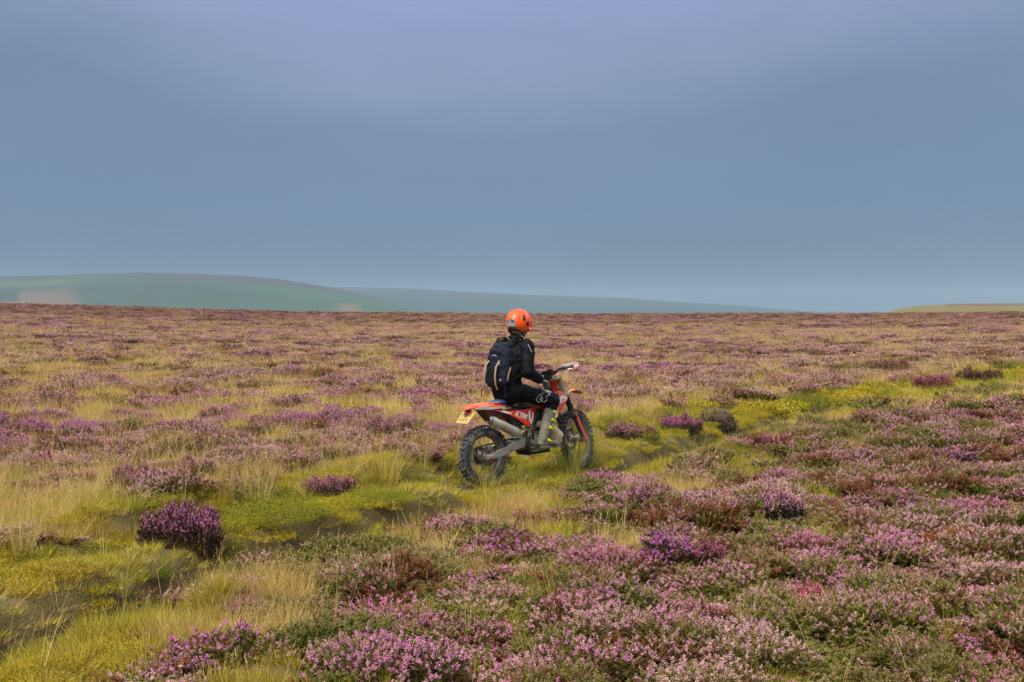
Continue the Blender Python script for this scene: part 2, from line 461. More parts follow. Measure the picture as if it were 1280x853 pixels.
# ------------------------------------------------------------------ plants
def veg_mat(name, mode, attr, rough=0.8, vary=0.35, transl=0.25, fallback=(120, 120, 60)):
    """mode 'inst': colour handed to each tuft; mode 'obj': colour of the object"""
    m, t, b = mat_new(name)
    b.inputs['Roughness'].default_value = rough
    b.inputs['Specular IOR Level'].default_value = 0.25
    if mode == 'inst':
        at = N(t, 'ShaderNodeAttribute'); at.attribute_type = 'INSTANCER'; at.attribute_name = attr
        col = at.outputs['Color']
    else:
        oi = N(t, 'ShaderNodeObjectInfo'); col = oi.outputs['Color']
    va = N(t, 'ShaderNodeAttribute'); va.attribute_name = 'vary'          # a value of its own for each floret, leaf or blade
    mr = N(t, 'ShaderNodeMapRange'); mr.inputs['To Min'].default_value = 1 - vary; mr.inputs['To Max'].default_value = 1 + vary
    t.links.new(va.outputs['Fac'], mr.inputs['Value'])
    vm = N(t, 'ShaderNodeVectorMath', operation='SCALE')
    t.links.new(col, vm.inputs[0]); t.links.new(mr.outputs[0], vm.inputs['Scale'])
    t.links.new(vm.outputs[0], b.inputs['Base Color'])
    if transl:
        tr = N(t, 'ShaderNodeBsdfTranslucent'); t.links.new(vm.outputs[0], tr.inputs['Color'])
        mx = N(t, 'ShaderNodeMixShader'); mx.inputs[0].default_value = transl
        o = t.nodes['Material Output']
        t.links.new(b.outputs[0], mx.inputs[1]); t.links.new(tr.outputs[0], mx.inputs[2]); t.links.new(mx.outputs[0], o.inputs[0])
    return m
M_leaf_i = veg_mat('heather_leaf', 'inst', 'leaf', vary=0.45)
M_bloom_i = veg_mat('heather_bloom', 'inst', 'bloom', vary=0.35, transl=0.3)
M_leaf_o = veg_mat('bush_leaf', 'obj', 'leaf', vary=0.45)
M_bloom_o = veg_mat('bush_bloom', 'obj', 'bloom', vary=0.35, transl=0.3)

class TB:
    """collects loose triangles with a value and a material each"""
    def __init__(s): s.v = []; s.f = []; s.a = []; s.m = []
    def tri(s, p, q, r, val, mi=0):
        n = len(s.v); s.v += [p, q, r]; s.f.append((n, n + 1, n + 2)); s.a += [val] * 3; s.m.append(mi)
    def spindle(s, p, d, ln, rad, val, mi, k=3, rg=random):
        """a pointed bud: k-sided bipyramid"""
        d = d.normalized(); u = d.orthogonal().normalized(); w_ = d.cross(u)
        a0 = rg.random() * 6.28
        ring = [p + d * ln * 0.4 + (u * math.cos(a0 + i * 6.2832 / k) + w_ * math.sin(a0 + i * 6.2832 / k)) * rad for i in range(k)]
        top = p + d * ln
        n = len(s.v); s.v += [p, top] + ring; s.a += [val] * (k + 2)
        for i in range(k):
            s.f.append((n, n + 2 + (i + 1) % k, n + 2 + i)); s.m.append(mi)
            s.f.append((n + 1, n + 2 + i, n + 2 + (i + 1) % k)); s.m.append(mi)
    def blade(s, p, d, ln, wd, val, mi, droop=0.3, seg=3, rg=random):
        d = d.normalized(); side = d.cross(Vector((rg.gauss(0, 1), rg.gauss(0, 1), 0.1))).normalized() * wd / 2
        n = len(s.v); q = p.copy(); dd = d.copy()
        for i in range(seg):
            f = 1 - i / seg
            s.v += [q - side * f, q + side * f]; s.a += [val] * 2
            q = q + dd * ln / seg
            dd = (dd + Vector((d.x, d.y, -0.35)) * droop * (i + 1) / seg).normalized()
        s.v.append(q); s.a.append(val)
        for i in range(seg - 1):
            a = n + 2 * i
            s.f += [(a, a + 1, a + 2), (a + 1, a + 3, a + 2)]; s.m += [mi, mi]
        s.f.append((n + 2 * seg - 2, n + 2 * seg - 1, n + 2 * seg)); s.m.append(mi)
    def mesh(s, name):
        me = mesh_np(name, np.array([tuple(v) for v in s.v]), np.array(s.f), s.m)
        a = me.attributes.new('vary', 'FLOAT', 'POINT'); a.data.foreach_set('value', np.array(s.a, dtype=np.float32))
        return me

def rnd(): return random.random()
def cone_dir(spread):
    a = rnd() * 6.2832
    return Vector((math.cos(a) * spread, math.sin(a) * spread, 1)).normalized()

def heather_stem(B, p, d, ln, flo=0.55, fl_r=0.0038, nfl=10, nlf=9, mi_leaf=0, mi_bloom=1, thick=0.0016):
    """one shoot: a wiry stalk with tiny leaf sprays, closing in a spike of bell florets"""
    side = Vector((random.gauss(0, 1), random.gauss(0, 1), 0)).normalized()
    B.blade(p, d, ln, thick * 2, 0.15, mi_leaf, droop=0.05, seg=2)
    for i in range(nlf):
        f = (0.15 + 0.8 * i / nlf) * (1 - flo * 0.6)
        q = p + d * ln * f
        dd = (d * 0.8 + Vector((random.gauss(0, 1), random.gauss(0, 1), random.gauss(0, 0.5))) * 0.7).normalized()
        B.spindle(q, dd, 0.026 + rnd() * 0.018, 0.0046, rnd(), mi_leaf, 3)
    v0 = rnd()
    for i in range(nfl):
        f = 1 - flo + flo * (i + rnd() * 0.6) / nfl
        q = p + d * ln * f
        a = i * 2.4 + rnd()
        u = d.orthogonal().normalized(); w_ = d.cross(u)
        off = (u * math.cos(a) + w_ * math.sin(a))
        taper = 1.15 - 0.6 * (i / nfl)
        B.spindle(q, (off + d * 0.9), 0.011 * taper + 0.004, fl_r * (0.75 + 0.6 * rnd()) * taper, 0.6 * v0 + 0.4 * rnd(), mi_bloom, 3)

def tuft_heather(n, rad, hgt, lod=0, seed=0):
    random.seed(100 + seed)
    B = TB()
    for i in range(n):
        a = rnd() * 6.2832; r = math.sqrt(rnd())
        p = Vector((math.cos(a) * r * rad * 0.55, math.sin(a) * r * rad * 0.55, 0))
        d = Vector((math.cos(a) * r * 0.75 + random.gauss(0, 0.12), math.sin(a) * r * 0.75 + random.gauss(0, 0.12), 1)).normalized()
        ln = hgt * (0.55 + 0.6 * rnd()) * (1.08 - 0.2 * r)
        if lod == 0:
            fl = rnd() < 0.80
            heather_stem(B, p, d, ln * (1 if fl else 0.85), flo=random.uniform(0.13, 0.24), nfl=7 if fl else 0, nlf=13, fl_r=0.0050)
            if rnd() < 0.7:      # side shoot
                q = p + d * ln * 0.4; d2 = (d + Vector((random.gauss(0, 0.35), random.gauss(0, 0.35), 0))).normalized()
                heather_stem(B, q, d2, ln * 0.45, flo=0.3, nfl=5 if rnd() < 0.5 else 0, nlf=8, fl_r=0.0046)
        else:
            B.blade(p, d, ln, 0.004, 0.2, 0, droop=0.05, seg=2)
            for j in range(5):
                q = p + d * ln * (0.2 + 0.14 * j)
                dd = (d * 0.7 + Vector((random.gauss(0, 1), random.gauss(0, 1), 0)) * 0.8).normalized()
                B.spindle(q, dd, 0.055, 0.009, rnd(), 0, 3)
            v0 = rnd()
            if rnd() < 0.3: continue
            for j in range(3):
                q = p + d * ln * (0.70 + 0.1 * j) + Vector((random.gauss(0, 0.01), random.gauss(0, 0.01), 0))
                B.spindle(q, d + Vector((random.gauss(0, 0.5), random.gauss(0, 0.5), 0)), 0.026, 0.0085, 0.6 * v0 + 0.4 * rnd(), 1, 3)
    return B.mesh('heather_tuft')
def tuft_grass(n, rad, hgt, width, seed=0, lean=0.5, droop=0.45, seeds=0.0):
    random.seed(300 + seed)
    B = TB()
    for i in range(n):
        a = rnd() * 6.2832; r = math.sqrt(rnd())
        p = Vector((math.cos(a) * r * rad * 0.5, math.sin(a) * r * rad * 0.5, 0))
        d = Vector((math.cos(a) * r * lean + random.gauss(0, 0.12), math.sin(a) * r * lean + random.gauss(0, 0.12), 1)).normalized()
        ln = hgt * (0.45 + 0.6 * rnd())
        B.blade(p, d, ln, width, rnd(), 0, droop=droop * rnd(), seg=3)
        if rnd() < seeds:
            q = p + d * hgt * 0.85
            B.blade(p, d, hgt * 0.9, width * 0.55, 0.8, 0, droop=0.0, seg=2)
            for j in range(5):
                B.spindle(q + d * 0.009 * j, d + Vector((random.gauss(0, 0.15), random.gauss(0, 0.15), 0)), 0.02, 0.0016, 0.7, 0, 3)
    return B.mesh('grass_tuft')
def tuft_moss(n, rad, hgt, leaf, seed=0):
    random.seed(500 + seed)
    B = TB()
    for i in range(n):
        a = rnd() * 6.2832; r = math.sqrt(rnd())
        h = hgt * (1 - 0.6 * r * r) * (0.5 + 0.6 * rnd())
        p = Vector((math.cos(a) * r * rad, math.sin(a) * r * rad, 0))
        d = Vector((math.cos(a) * r * 0.6 + random.gauss(0, 0.3), math.sin(a) * r * 0.6 + random.gauss(0, 0.3), 1)).normalized()
        v0 = rnd()
        for j in range(4):
            q = p + d * h * (0.25 + 0.25 * j)
            u = Vector((random.gauss(0, 1), random.gauss(0, 1), random.gauss(0.5, 0.5))).normalized()
            s_ = u.cross(Vector((random.gauss(0, 1), random.gauss(0, 1), 1))).normalized()
            L = leaf * (0.7 + 0.6 * rnd())
            n_ = len(B.v); val = 0.5 * v0 + 0.5 * rnd()
            B.v += [q, q + u * L * 0.5 + s_ * L * 0.3, q + u * L, q + u * L * 0.5 - s_ * L * 0.3]; B.a += [val] * 4
            B.f += [(n_, n_ + 1, n_ + 2), (n_, n_ + 2, n_ + 3)]; B.m += [0, 0]
    return B.mesh('moss_tuft')

def source_collection(name, meshes):
    col = bpy.data.collections.new(name)
    for i, me in enumerate(meshes):
        if not me.materials:
            me.materials.append(M_leaf_i); me.materials.append(M_bloom_i)
        o = bpy.data.objects.new('%s_%02d' % (name, i), me)
        col.objects.link(o)
    return col
SRC_H = source_collection('heather_sprig', [tuft_heather(26, 0.13, 0.2, 0, s) for s in range(5)] + [tuft_heather(44, 0.15, 0.2, 1, 10 + s) for s in range(3)])
SRC_G = source_collection('grass_sprig', [tuft_grass(80, 0.15, 0.17, 0.0052, 0, 0.5, 0.25), tuft_grass(76, 0.15, 0.2, 0.005, 1, 0.55, 0.4),        # short
                                          tuft_grass(40, 0.12, 0.34, 0.0028, 2, 0.4, 0.35, 0.0), tuft_grass(30, 0.12, 0.38, 0.0028, 3, 0.5, 0.5, 0.04),   # tall straw
                                          tuft_grass(46, 0.18, 0.30, 0.0055, 4, 0.35, 0.3), tuft_grass(46, 0.18, 0.30, 0.0055, 5, 0.3, 0.25),
                                          tuft_grass(5, 0.06, 0.46, 0.0034, 6, 0.35, 0.3, 0.4), tuft_grass(4, 0.05, 0.52, 0.0034, 7, 0.5, 0.5, 0.3)])              # far
SRC_M = source_collection('moss_sprig', [tuft_moss(260, 0.13, 0.07, 0.010, 0), tuft_moss(240, 0.12, 0.11, 0.012, 1), tuft_moss(110, 0.16, 0.12, 0.024, 2)])

def scatter_group(src):
    ng = bpy.data.node_groups.new('scatter', 'GeometryNodeTree')
    ng.interface.new_socket('Geometry', in_out='INPUT', socket_type='NodeSocketGeometry')
    ng.interface.new_socket('Geometry', in_out='OUTPUT', socket_type='NodeSocketGeometry')
    gi = ng.nodes.new('NodeGroupInput'); go = ng.nodes.new('NodeGroupOutput')
    ip = ng.nodes.new('GeometryNodeInstanceOnPoints')
    ci = ng.nodes.new('GeometryNodeCollectionInfo')
    ci.inputs['Collection'].default_value = src
    ci.inputs['Separate Children'].default_value = True
    ci.inputs['Reset Children'].default_value = True
    def na(name, typ):
        n = ng.nodes.new('GeometryNodeInputNamedAttribute'); n.data_type = typ; n.inputs['Name'].default_value = name
        return n.outputs['Attribute']
    er = ng.nodes.new('FunctionNodeEulerToRotation')
    L = ng.links
    L.new(gi.outputs[0], ip.inputs['Points']); L.new(ci.outputs[0], ip.inputs['Instance'])
    ip.inputs['Pick Instance'].default_value = True
    L.new(na('pick', 'INT'), ip.inputs['Instance Index'])
    L.new(na('turn', 'FLOAT_VECTOR'), er.inputs[0]); L.new(er.outputs[0], ip.inputs['Rotation'])
    L.new(na('size', 'FLOAT_VECTOR'), ip.inputs['Scale'])
    L.new(ip.outputs[0], go.inputs[0])
    return ng
def scatter_object(name, label, src, P, pick, turn, size, leaf, bloom):
    me = bpy.data.meshes.new(name)
    me.vertices.add(len(P)); me.vertices.foreach_set('co', P.astype(np.float32).ravel())
    for nm, typ, key, arr in (('pick', 'INT', 'value', pick.astype(np.int32)), ('turn', 'FLOAT_VECTOR', 'vector', turn), ('size', 'FLOAT_VECTOR', 'vector', size)):
        a = me.attributes.new(nm, typ, 'POINT'); a.data.foreach_set(key, arr.ravel() if typ == 'INT' else arr.astype(np.float32).ravel())
    for nm, arr in (('leaf', leaf), ('bloom', bloom)):
        a = me.attributes.new(nm, 'FLOAT_COLOR', 'POINT')
        a.data.foreach_set('color', np.concatenate([arr, np.ones((len(arr), 1))], 1).astype(np.float32).ravel())
    o = link_mesh(name, me, None)
    md = o.modifiers.new('scatter', 'NODES'); md.node_group = scatter_group(src)
    return tag(o, label, None, None, 'stuff')

# --- where what grows: points spread over the moor, thinner and larger with distance
def ring_points(r0, r1, spacing, tmax=R(27), extra=1.6):
    half = math.tan(tmax)
    n = int((r1 * r1 - r0 * r0) * half / spacing ** 2 + extra * 2 * (r1 - r0) / spacing ** 2)
    y = np.sqrt(RNG.uniform(r0 * r0, r1 * r1, n * 2))
    x = RNG.uniform(-1, 1, n * 2) * (half * r1 + extra)
    m = np.abs(x) < half * y + extra
    x, y = x[m], y[m]
    return x[:n], y[:n]
def LL(*c): return np.array([lin(*k)[:3] for k in c])

PX, PY, PS = [], [], []                       # points and tuft scale
for r0, r1, sp, sz in ((3.6, 9, 0.088, 1.0), (9, 14, 0.098, 1.05), (14, 22, 0.125, 1.2), (22, 34, 0.19, 1.55), (34, 55, 0.30, 2.1), (55, 90, 0.46, 2.8), (90, 135, 0.66, 3.6), (135, 185, 0.85, 4.2)):
    x, y = ring_points(r0, r1, sp)
    PX.append(x); PY.append(y); PS.append(np.full(len(x), sz))
X, Y, SZ = map(np.concatenate, (PX, PY, PS))
D = np.hypot(X, Y)
Z = height(X, Y)
scrX = 640 + FPX * X / Y; scrY = HORY + FPX * (CAMH - Z) / Y
dF, sF, tF = poly_dist(X, Y, RUT_F)
dN, sN, tN = poly_dist(X, Y, RUT_N)
u = lambda: RNG.random(len(X))
# clumps (each tuft takes the kind of the clump it grows in)
WX, WY = warp(X, Y)
w1, cx1, cy1, hh1 = worley(WX, WY, 0.52, 40)
w2, cx2, cy2, hh2 = worley(WX, WY, 1.1, 50)
w3, cx3, cy3, hh3 = worley(WX, WY, 2.6, 60)
lv = np.where(Y < 24, 0, np.where(Y < 60, 1, 2))
wc = np.choose(lv, [w1, w2, w3]); cx = np.choose(lv, [cx1, cx2, cx3]); cy = np.choose(lv, [cy1, cy2, cy3]); hc = np.choose(lv, [hh1, hh2, hh3])
cdF, csF, _ = poly_dist(cx, cy, RUT_F); cdN, csN, ctN = poly_dist(cx, cy, RUT_N)
between = (sF < 0) & (sN > 0)
farside = sF > 0
nearside = sN < 0
jit = (fbm(X, Y, 0.9, 71) - 0.5) * 0.9
fade_dist = sstep(30, 60, D)
# kinds: 0 pink heather 1 pale heather 2 magenta heather 3 green heather 4 spent brown heather
#        5 short green grass 6 straw grass 7 moss 8 bilberry green
kind = np.zeros(len(X), int)
# far side ----
bigA = fbm(X * 0.45, Y, 5.0, 81, 3)            # drifts, longer across than deep
bigB = fbm(X * 0.4, Y, 7.0, 91, 3)
bigC = fbm(X * 0.35, Y * 1.0, 16.0, 97, 2)
h = hash2(np.round(cx * 100), np.round(cy * 100), 5)
hb = hash2(np.round(cx * 100), np.round(cy * 100), 6)
cA = fbm(cx * 0.45, cy, 5.0, 81, 3)
pm = sstep(0.52, 0.62, cA)                     # magenta drifts
ps = sstep(0.54, 0.68, fbm(cx * 0.4, cy, 7.0, 91, 3))    # straw drifts
r_ = u()
kf = np.select([h < 0.03 + 0.5 * pm, h < 0.18 + 0.46 * pm + 0.3 * ps, h < 0.50 + 0.32 * pm, h < 0.85, h < 0.92],
               [2, 6, 0, 1, 4], 3)
kf = np.where(u() < 0.30 * (1 - pm), np.where(u() < 0.5, 1, 4), kf)
kf = np.where((r_ < 0.20 + 0.32 * ps - 0.15 * pm), 6, kf)          # thin straw grass stands all through it
kf = np.where((kf == 6) & (u() < 0.16), 5, kf)
# near side ----
kn = np.select([h < 0.34, h < 0.52, h < 0.59, h < 0.80, h < 0.90, h < 0.94], [0, 1, 2, 3, 4, 8], 5)
kn = np.where(u() < 0.52, np.select([r_ < 0.25, r_ < 0.60, r_ < 0.76, r_ < 0.86], [1, 3, 4, 5], 0), kn)
edge = sstep(3.0, 0.3, dN + jit) * (ctN > -1)
kn = np.where((hb < edge * 0.75), np.where(h < 0.5, 6, np.where(h < 0.8, 3, 5)), kn)
# the bottom left corner is rank grass
corner = sstep(60, -40, scrX + (scrY - 720) * 0.75 - 250) * (Y < 11)
kn = np.where(hb < corner * 0.97, np.where(h < 0.22, 6, np.where(h < 0.80, 5, np.where(u() < 0.6, 7, 5))), kn)
# track ----
kt = np.select([h < 0.40, h < 0.50, h < 0.86, h < 0.92], [5, 6, 7, 8], 5)
kt = np.where(u() < 0.42, 5, kt)
kt = np.where((kt == 8) & (u() < 0.6), 7, kt)
kind = np.where(nearside, kn, kf)
leftgrass = farside & (D < 17) & (scrX < 620) & (dF > 0.5)
kind = np.where(leftgrass & (hash2(np.round(cx * 100), np.round(cy * 100), 8) < np.where(scrX < 200, 0.66, 0.45) * sstep(17, 13, D)), np.where(u() < 0.75, 6, 5), kind)
bankF = farside & (dF + jit < 0.6)
verge = farside & (dF + jit >= 0.75) & (dF + jit * 2 < np.where(X > 0.8, 1.5, 2.1)) & (D < 40)
kind = np.where(bankF, np.where(h < 0.62, np.where(u() < 0.5, 7, np.where(u() < 0.5, 8, 5)), np.where(u() < 0.85, 5, 7)), kind)
kind = np.where(verge & (hb < 0.62), np.where(h < 0.55, 6, np.where(h < 0.75, 5, 7)), kind)
kind = np.where(between, kt, kind)
wide = (dN + jit * 0.6 < 0.65) & nearside & (tN > 7)
kind = np.where(wide, kt, kind)
kind = np.where((D > 60) & (kind == 7), 6, kind)
# straw bands far out
band = sstep(0.52, 0.62, fbm(X * 0.25, Y * 1.0, 14.0, 131, 2)) * sstep(35, 70, D) * (1 - sstep(105, 140, D))
kind = np.where((u() < band * 0.22) & (D > 30), 6, kind)
kind = np.where((D > 42) & (kind == 6) & (u() < 0.45), np.where(u() < 0.5, 0, 1), kind)
kind = np.where((D > 110) & (kind == 6) & (u() < 0.7), 4, kind)

# the floor of the ruts is bare peat
rut = np.exp(-((dF + (fbm(X, Y, 0.5, 9) - 0.5) * 0.13) / 0.16) ** 2) * 0.85 + np.exp(-((dN + (fbm(X, Y, 0.5, 9) - 0.5) * 0.13) / 0.17) ** 2) * (1 - sstep(8.5, 11.0, tN))
gapz = sstep(0.50, 0.66, wc) * ((kind <= 4)) * (D < 40) * np.where(farside, 0.5, 1.15)                      # gaps between heather clumps
keep = (u() > rut * 0.86 * (D < 45)) & (u() > gapz * 0.85)
# room for the machine: nothing stands inside the wheels' tracks under the bike
bikeD = np.abs((X - BX) * math.sin(R(43)) - (Y - BY) * math.cos(R(43)))
along = (X - BX) * math.cos(R(43)) + (Y - BY) * math.sin(R(43))
keepers = 0
under = (bikeD < 0.30) & (along > -0.45) & (along < 1.95)
FEAT_CLEAR = []

# --- colours
def pick_col(k, table, m):
    """table: kind -> list of colours; blended by two hashes so that clumps differ and tufts differ a little"""
    out = np.zeros((len(k), 3))
    for kk, cols in table.items():
        s = k == kk
        A = LL(*cols)
        t_ = (0.65 * m[s] + 0.35 * RNG.random(s.sum())) * (len(A) - 1)
        i = np.clip(t_.astype(int), 0, len(A) - 2); f = (t_ - i)[:, None]
        out[s] = A[i] * (1 - f) + A[i + 1] * f
    return out
hm = hash2(np.round(cx * 100), np.round(cy * 100), 7)
LEAF = {0: [(84, 82, 32), (110, 98, 44), (100, 72, 42)], 1: [(104, 98, 46), (130, 114, 62), (116, 86, 54)], 2: [(60, 56, 32), (84, 68, 40), (100, 48, 36)],
        3: [(84, 92, 26), (110, 114, 34), (112, 96, 42)], 4: [(84, 54, 30), (116, 74, 40), (104, 48, 34)],
        5: [(138, 138, 40), (166, 154, 52), (158, 138, 58)], 6: [(186, 158, 92), (204, 178, 108), (166, 132, 76)],
        7: [(130, 128, 26), (158, 146, 30), (164, 138, 36)], 8: [(88, 90, 28), (108, 106, 34), (100, 98, 40)]}
BLOOM = {0: [(204, 132, 174), (212, 146, 182), (200, 122, 154)], 1: [(204, 160, 168), (212, 170, 180), (196, 146, 150)],
         2: [(196, 108, 186), (204, 118, 190), (208, 112, 168)], 3: [(120, 124, 58), (170, 140, 110), (104, 110, 46)],
         4: [(132, 84, 54), (150, 100, 74), (140, 78, 60)], 5: [(1, 1, 1)] * 2, 6: [(1, 1, 1)] * 2, 7: [(1, 1, 1)] * 2, 8: [(1, 1, 1)] * 2}
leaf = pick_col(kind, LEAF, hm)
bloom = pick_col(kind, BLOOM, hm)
# beyond the track the flowers are older and duskier
dusk = (farside * sstep(10, 24, D))[:, None] * 0.8
dusky = LL((194, 146, 170))[0]
m_ = ((kind == 0) | (kind == 1))[:, None]
fs = (farside & (kind <= 4))[:, None] * sstep(9, 16, D)[:, None]
leaf = leaf * (1 - 0.6 * fs) + LL((152, 122, 96))[0] * 0.6 * fs
bloom = np.where((kind == 2)[:, None] & farside[:, None], bloom * 0.6 + 0.4 * LL((186, 126, 170))[0], bloom)
bloom = np.where(m_, bloom * (1 - dusk * 0.6) + dusky * dusk * 0.6, bloom)
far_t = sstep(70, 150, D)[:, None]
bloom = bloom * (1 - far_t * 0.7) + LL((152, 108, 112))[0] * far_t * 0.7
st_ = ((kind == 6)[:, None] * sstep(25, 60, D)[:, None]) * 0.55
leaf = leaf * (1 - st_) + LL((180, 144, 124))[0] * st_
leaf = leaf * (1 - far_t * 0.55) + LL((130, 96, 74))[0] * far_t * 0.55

# --- sizes, leans
n = len(X)
dome = np.clip(1 - 1.5 * wc ** 2, 0.38, 1)
lx, ly = (WX - cx), (WY - cy)
ln_ = np.minimum(np.hypot(lx, ly), 1.0) * 0.7 * (lv == 0)
ang = np.arctan2(ly, lx)
spin = RNG.uniform(0, 6.283, n)
turnx = -np.sin(ang) * ln_ + RNG.normal(0, 0.08, n)
turny = np.cos(ang) * ln_ + RNG.normal(0, 0.08, n)
hs = (0.45 + 0.5 * hc) * dome * (1 - 0.25 * (SZ > 2))
heather = kind <= 4
grass = (kind == 5) | (kind == 6)
moss = kind >= 7
sx = SZ * RNG.uniform(0.85, 1.2, n)
zf = np.ones(n)
zf = np.where(heather, hs * 1.15 * RNG.uniform(0.85, 1.15, n), zf)
zf = np.where(kind == 6, RNG.uniform(0.35, 1.1, n) * np.where(between, 0.45, 1) * np.where(farside, 0.95, 0.8), zf)
zf = np.where(kind == 5, RNG.uniform(0.35, 1.05, n) * np.where(between, 0.5, 1), zf)
vert = np.where(SZ > 2, 1.0 + (SZ - 1) * 0.22, SZ ** 0.6)            # far tufts widen more than they rise
sz = np.stack([sx, sx, vert * zf], 1)
low = under[:, None] * 1.0
sz[:, 2] *= np.where(under, np.where(along > 0.9, 1.3, 0.7), 1)
pickH = np.where(SZ < 1.3, RNG.integers(0, 5, n), 5 + RNG.integers(0, 3, n))
pickG = np.where(SZ < 1.3, np.where(kind == 6, 2, 0) + RNG.integers(0, 2, n), 4 + RNG.integers(0, 2, n))
stalk = (kind <= 6) & (u() < np.where(farside, np.where(verge | leftgrass | bankF, 0.16, 0.08), 0.03)) & (D < 45)
kind = np.where(stalk, 6, kind)
grass = grass | stalk; heather = heather & ~stalk
pickG = np.where(stalk, 6 + RNG.integers(0, 2, n), pickG)
sz[:, 2] = np.where(stalk, vert * RNG.uniform(0.65, 1.25, n), sz[:, 2])
leaf = np.where(stalk[:, None], LL((196, 174, 118))[0] * RNG.uniform(0.7, 1.15, n)[:, None], leaf)
pickM = np.where(SZ < 1.3, np.where(kind == 8, 1, 0), 2)
turn = np.stack([turnx, turny, spin], 1)
front = (bikeD < 0.45) & (along > -1.3) & (along < 0.9)
sz[:, 2] *= np.where(front, 0.7, 1)
sz[:, 2] *= 1 - 0.45 * np.clip(rut, 0, 1) * (D < 45)
P = np.stack([X, Y, Z - 0.012 - 0.02 * (SZ > 2)], 1)
def emit(name, label, src, mask, pick):
    m = mask & keep
    return scatter_object(name, label, src, P[m], pick[m], turn[m], sz[m], leaf[m], bloom[m])
def scatter_all():
    global keep
    for (fx, fy, fr) in FEAT_CLEAR:
        keep &= ~(((X - fx) ** 2 + (Y - fy) ** 2 < fr * fr))
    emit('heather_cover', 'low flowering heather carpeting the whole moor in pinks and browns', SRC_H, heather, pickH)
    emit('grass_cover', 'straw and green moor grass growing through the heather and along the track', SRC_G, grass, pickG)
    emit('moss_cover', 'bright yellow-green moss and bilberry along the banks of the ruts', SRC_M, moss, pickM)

# --- bushes, tussocks and cushions one can pick out
def bush_meshes(seed, n=640):
    """a low irregular dome packed with short leafy shoots, foliage and blossom as separate meshes (radius about 1)"""
    random.seed(900 + seed)
    Bl, Bf = TB(), TB()
    lobes = [(Vector((math.cos(k_ * 2.4) * (0.2 + 0.085 * k_), math.sin(k_ * 2.4) * (0.2 + 0.085 * k_), 0)), random.uniform(0.24, 0.46), random.uniform(0.22, 0.6)) for k_ in range(9)]
    for i in range(n):
        c, rr, hh = random.choice(lobes)
        a = rnd() * 6.2832; e_ = math.asin(rnd() ** 0.75)
        nrm = Vector((math.cos(a) * math.cos(e_), math.sin(a) * math.cos(e_), math.sin(e_)))
        tip = c + Vector((nrm.x * rr, nrm.y * rr, 0.06 + nrm.z * hh)) * random.uniform(0.82, 1.08)
        d = (nrm * 0.55 + Vector((random.gauss(0, 0.28), random.gauss(0, 0.28), 0.75))).normalized()
        L = random.uniform(0.16, 0.34)
        base = tip - d * L
        k0 = rnd()
        Bf.blade(base - Vector((nrm.x, nrm.y, 1)) * 0.12, d, L + 0.1, 0.014, 0.1, 0, droop=0.02, seg=2)
        for j in range(8):
            q = base + d * L * (j / 8)
            dd = (d * 0.5 + Vector((random.gauss(0, 1), random.gauss(0, 1), random.gauss(0.2, 0.6))) * 0.6).normalized()
            Bf.spindle(q, dd, 0.075 + 0.05 * rnd(), 0.014, 0.5 * k0 + 0.5 * rnd(), 0, 3)
        if tip.z > 0.30 and rnd() < 0.92 or rnd() < 0.08:
            for j in range(7):
                q = tip + d * (-0.10 + 0.022 * j) + Vector((random.gauss(0, 0.028), random.gauss(0, 0.028), random.gauss(0, 0.02)))
                Bl.spindle(q, d + Vector((random.gauss(0, 0.9), random.gauss(0, 0.9), 0)), 0.040, 0.015, 0.5 * k0 + 0.5 * rnd(), 0, 3)
    for i in range(700):                                   # woody inside, seen through the shoots
        c, rr, hh = random.choice(lobes)
        a = rnd() * 6.2832; r = math.sqrt(rnd()) * 0.8
        q = c + Vector((math.cos(a) * rr * r, math.sin(a) * rr * r, hh * 0.75 * rnd() * (1 - r * 0.4)))
        Bf.spindle(q, Vector((random.gauss(0, 1), random.gauss(0, 1), random.gauss(0.5, 0.7))), 0.12, 0.016, 0.3 * rnd(), 0, 3)
    return Bf.mesh('foliage'), Bl.mesh('blossom')
BUSH = []
for s in range(3):
    f, b_ = bush_meshes(s)
    f.materials.append(M_leaf_o); b_.materials.append(M_bloom_o)
    BUSH.append((f, b_))
def heather_bush(px, py, wpx, hpx, leafc, bloomc, label, v=0, name='heather_bush', cat='heather bush', group='separate bushes of heather on the moor'):
    """px, py: foot of the bush in the 1280 px frame; wpx, hpx its width and height there"""
    x, y, z = ray_ground(px, py)
    s = FPX / y
    rad = wpx * 1.15 / s / 2; hh = hpx * 0.84 / s
    y2 = y + rad * 0.5
    rt = empty(name, (x, y2, h1(x, y2) - 0.03), (0, 0, RNG.uniform(0, 6.28)))
    tag(rt, label, cat, group)
    f = bpy.data.objects.new('foliage', BUSH[v][0]); C.objects.link(f); f.parent = rt
    f.color = lin(*[int(v_ * 1.12 + 6) for v_ in leafc]); f.scale = (rad, rad, hh / 0.62)
    if bloomc:
        b_ = bpy.data.objects.new('blossom', BUSH[v][1]); C.objects.link(b_); b_.parent = rt
        b_.color = lin(min(255, bloomc[0] + 16), bloomc[1] + 20, int(bloomc[2] * 0.95)); b_.scale = (rad, rad, hh / 0.62)
    FEAT_CLEAR.append((x, y2, rad * 0.32))
    return rt
TUSS = [tuft_grass(190, 0.5, 1.0, 0.013, 40 + s, 0.38, 0.3, 0.12) for s in range(2)]
for m_e in TUSS: m_e.materials.append(M_leaf_o)
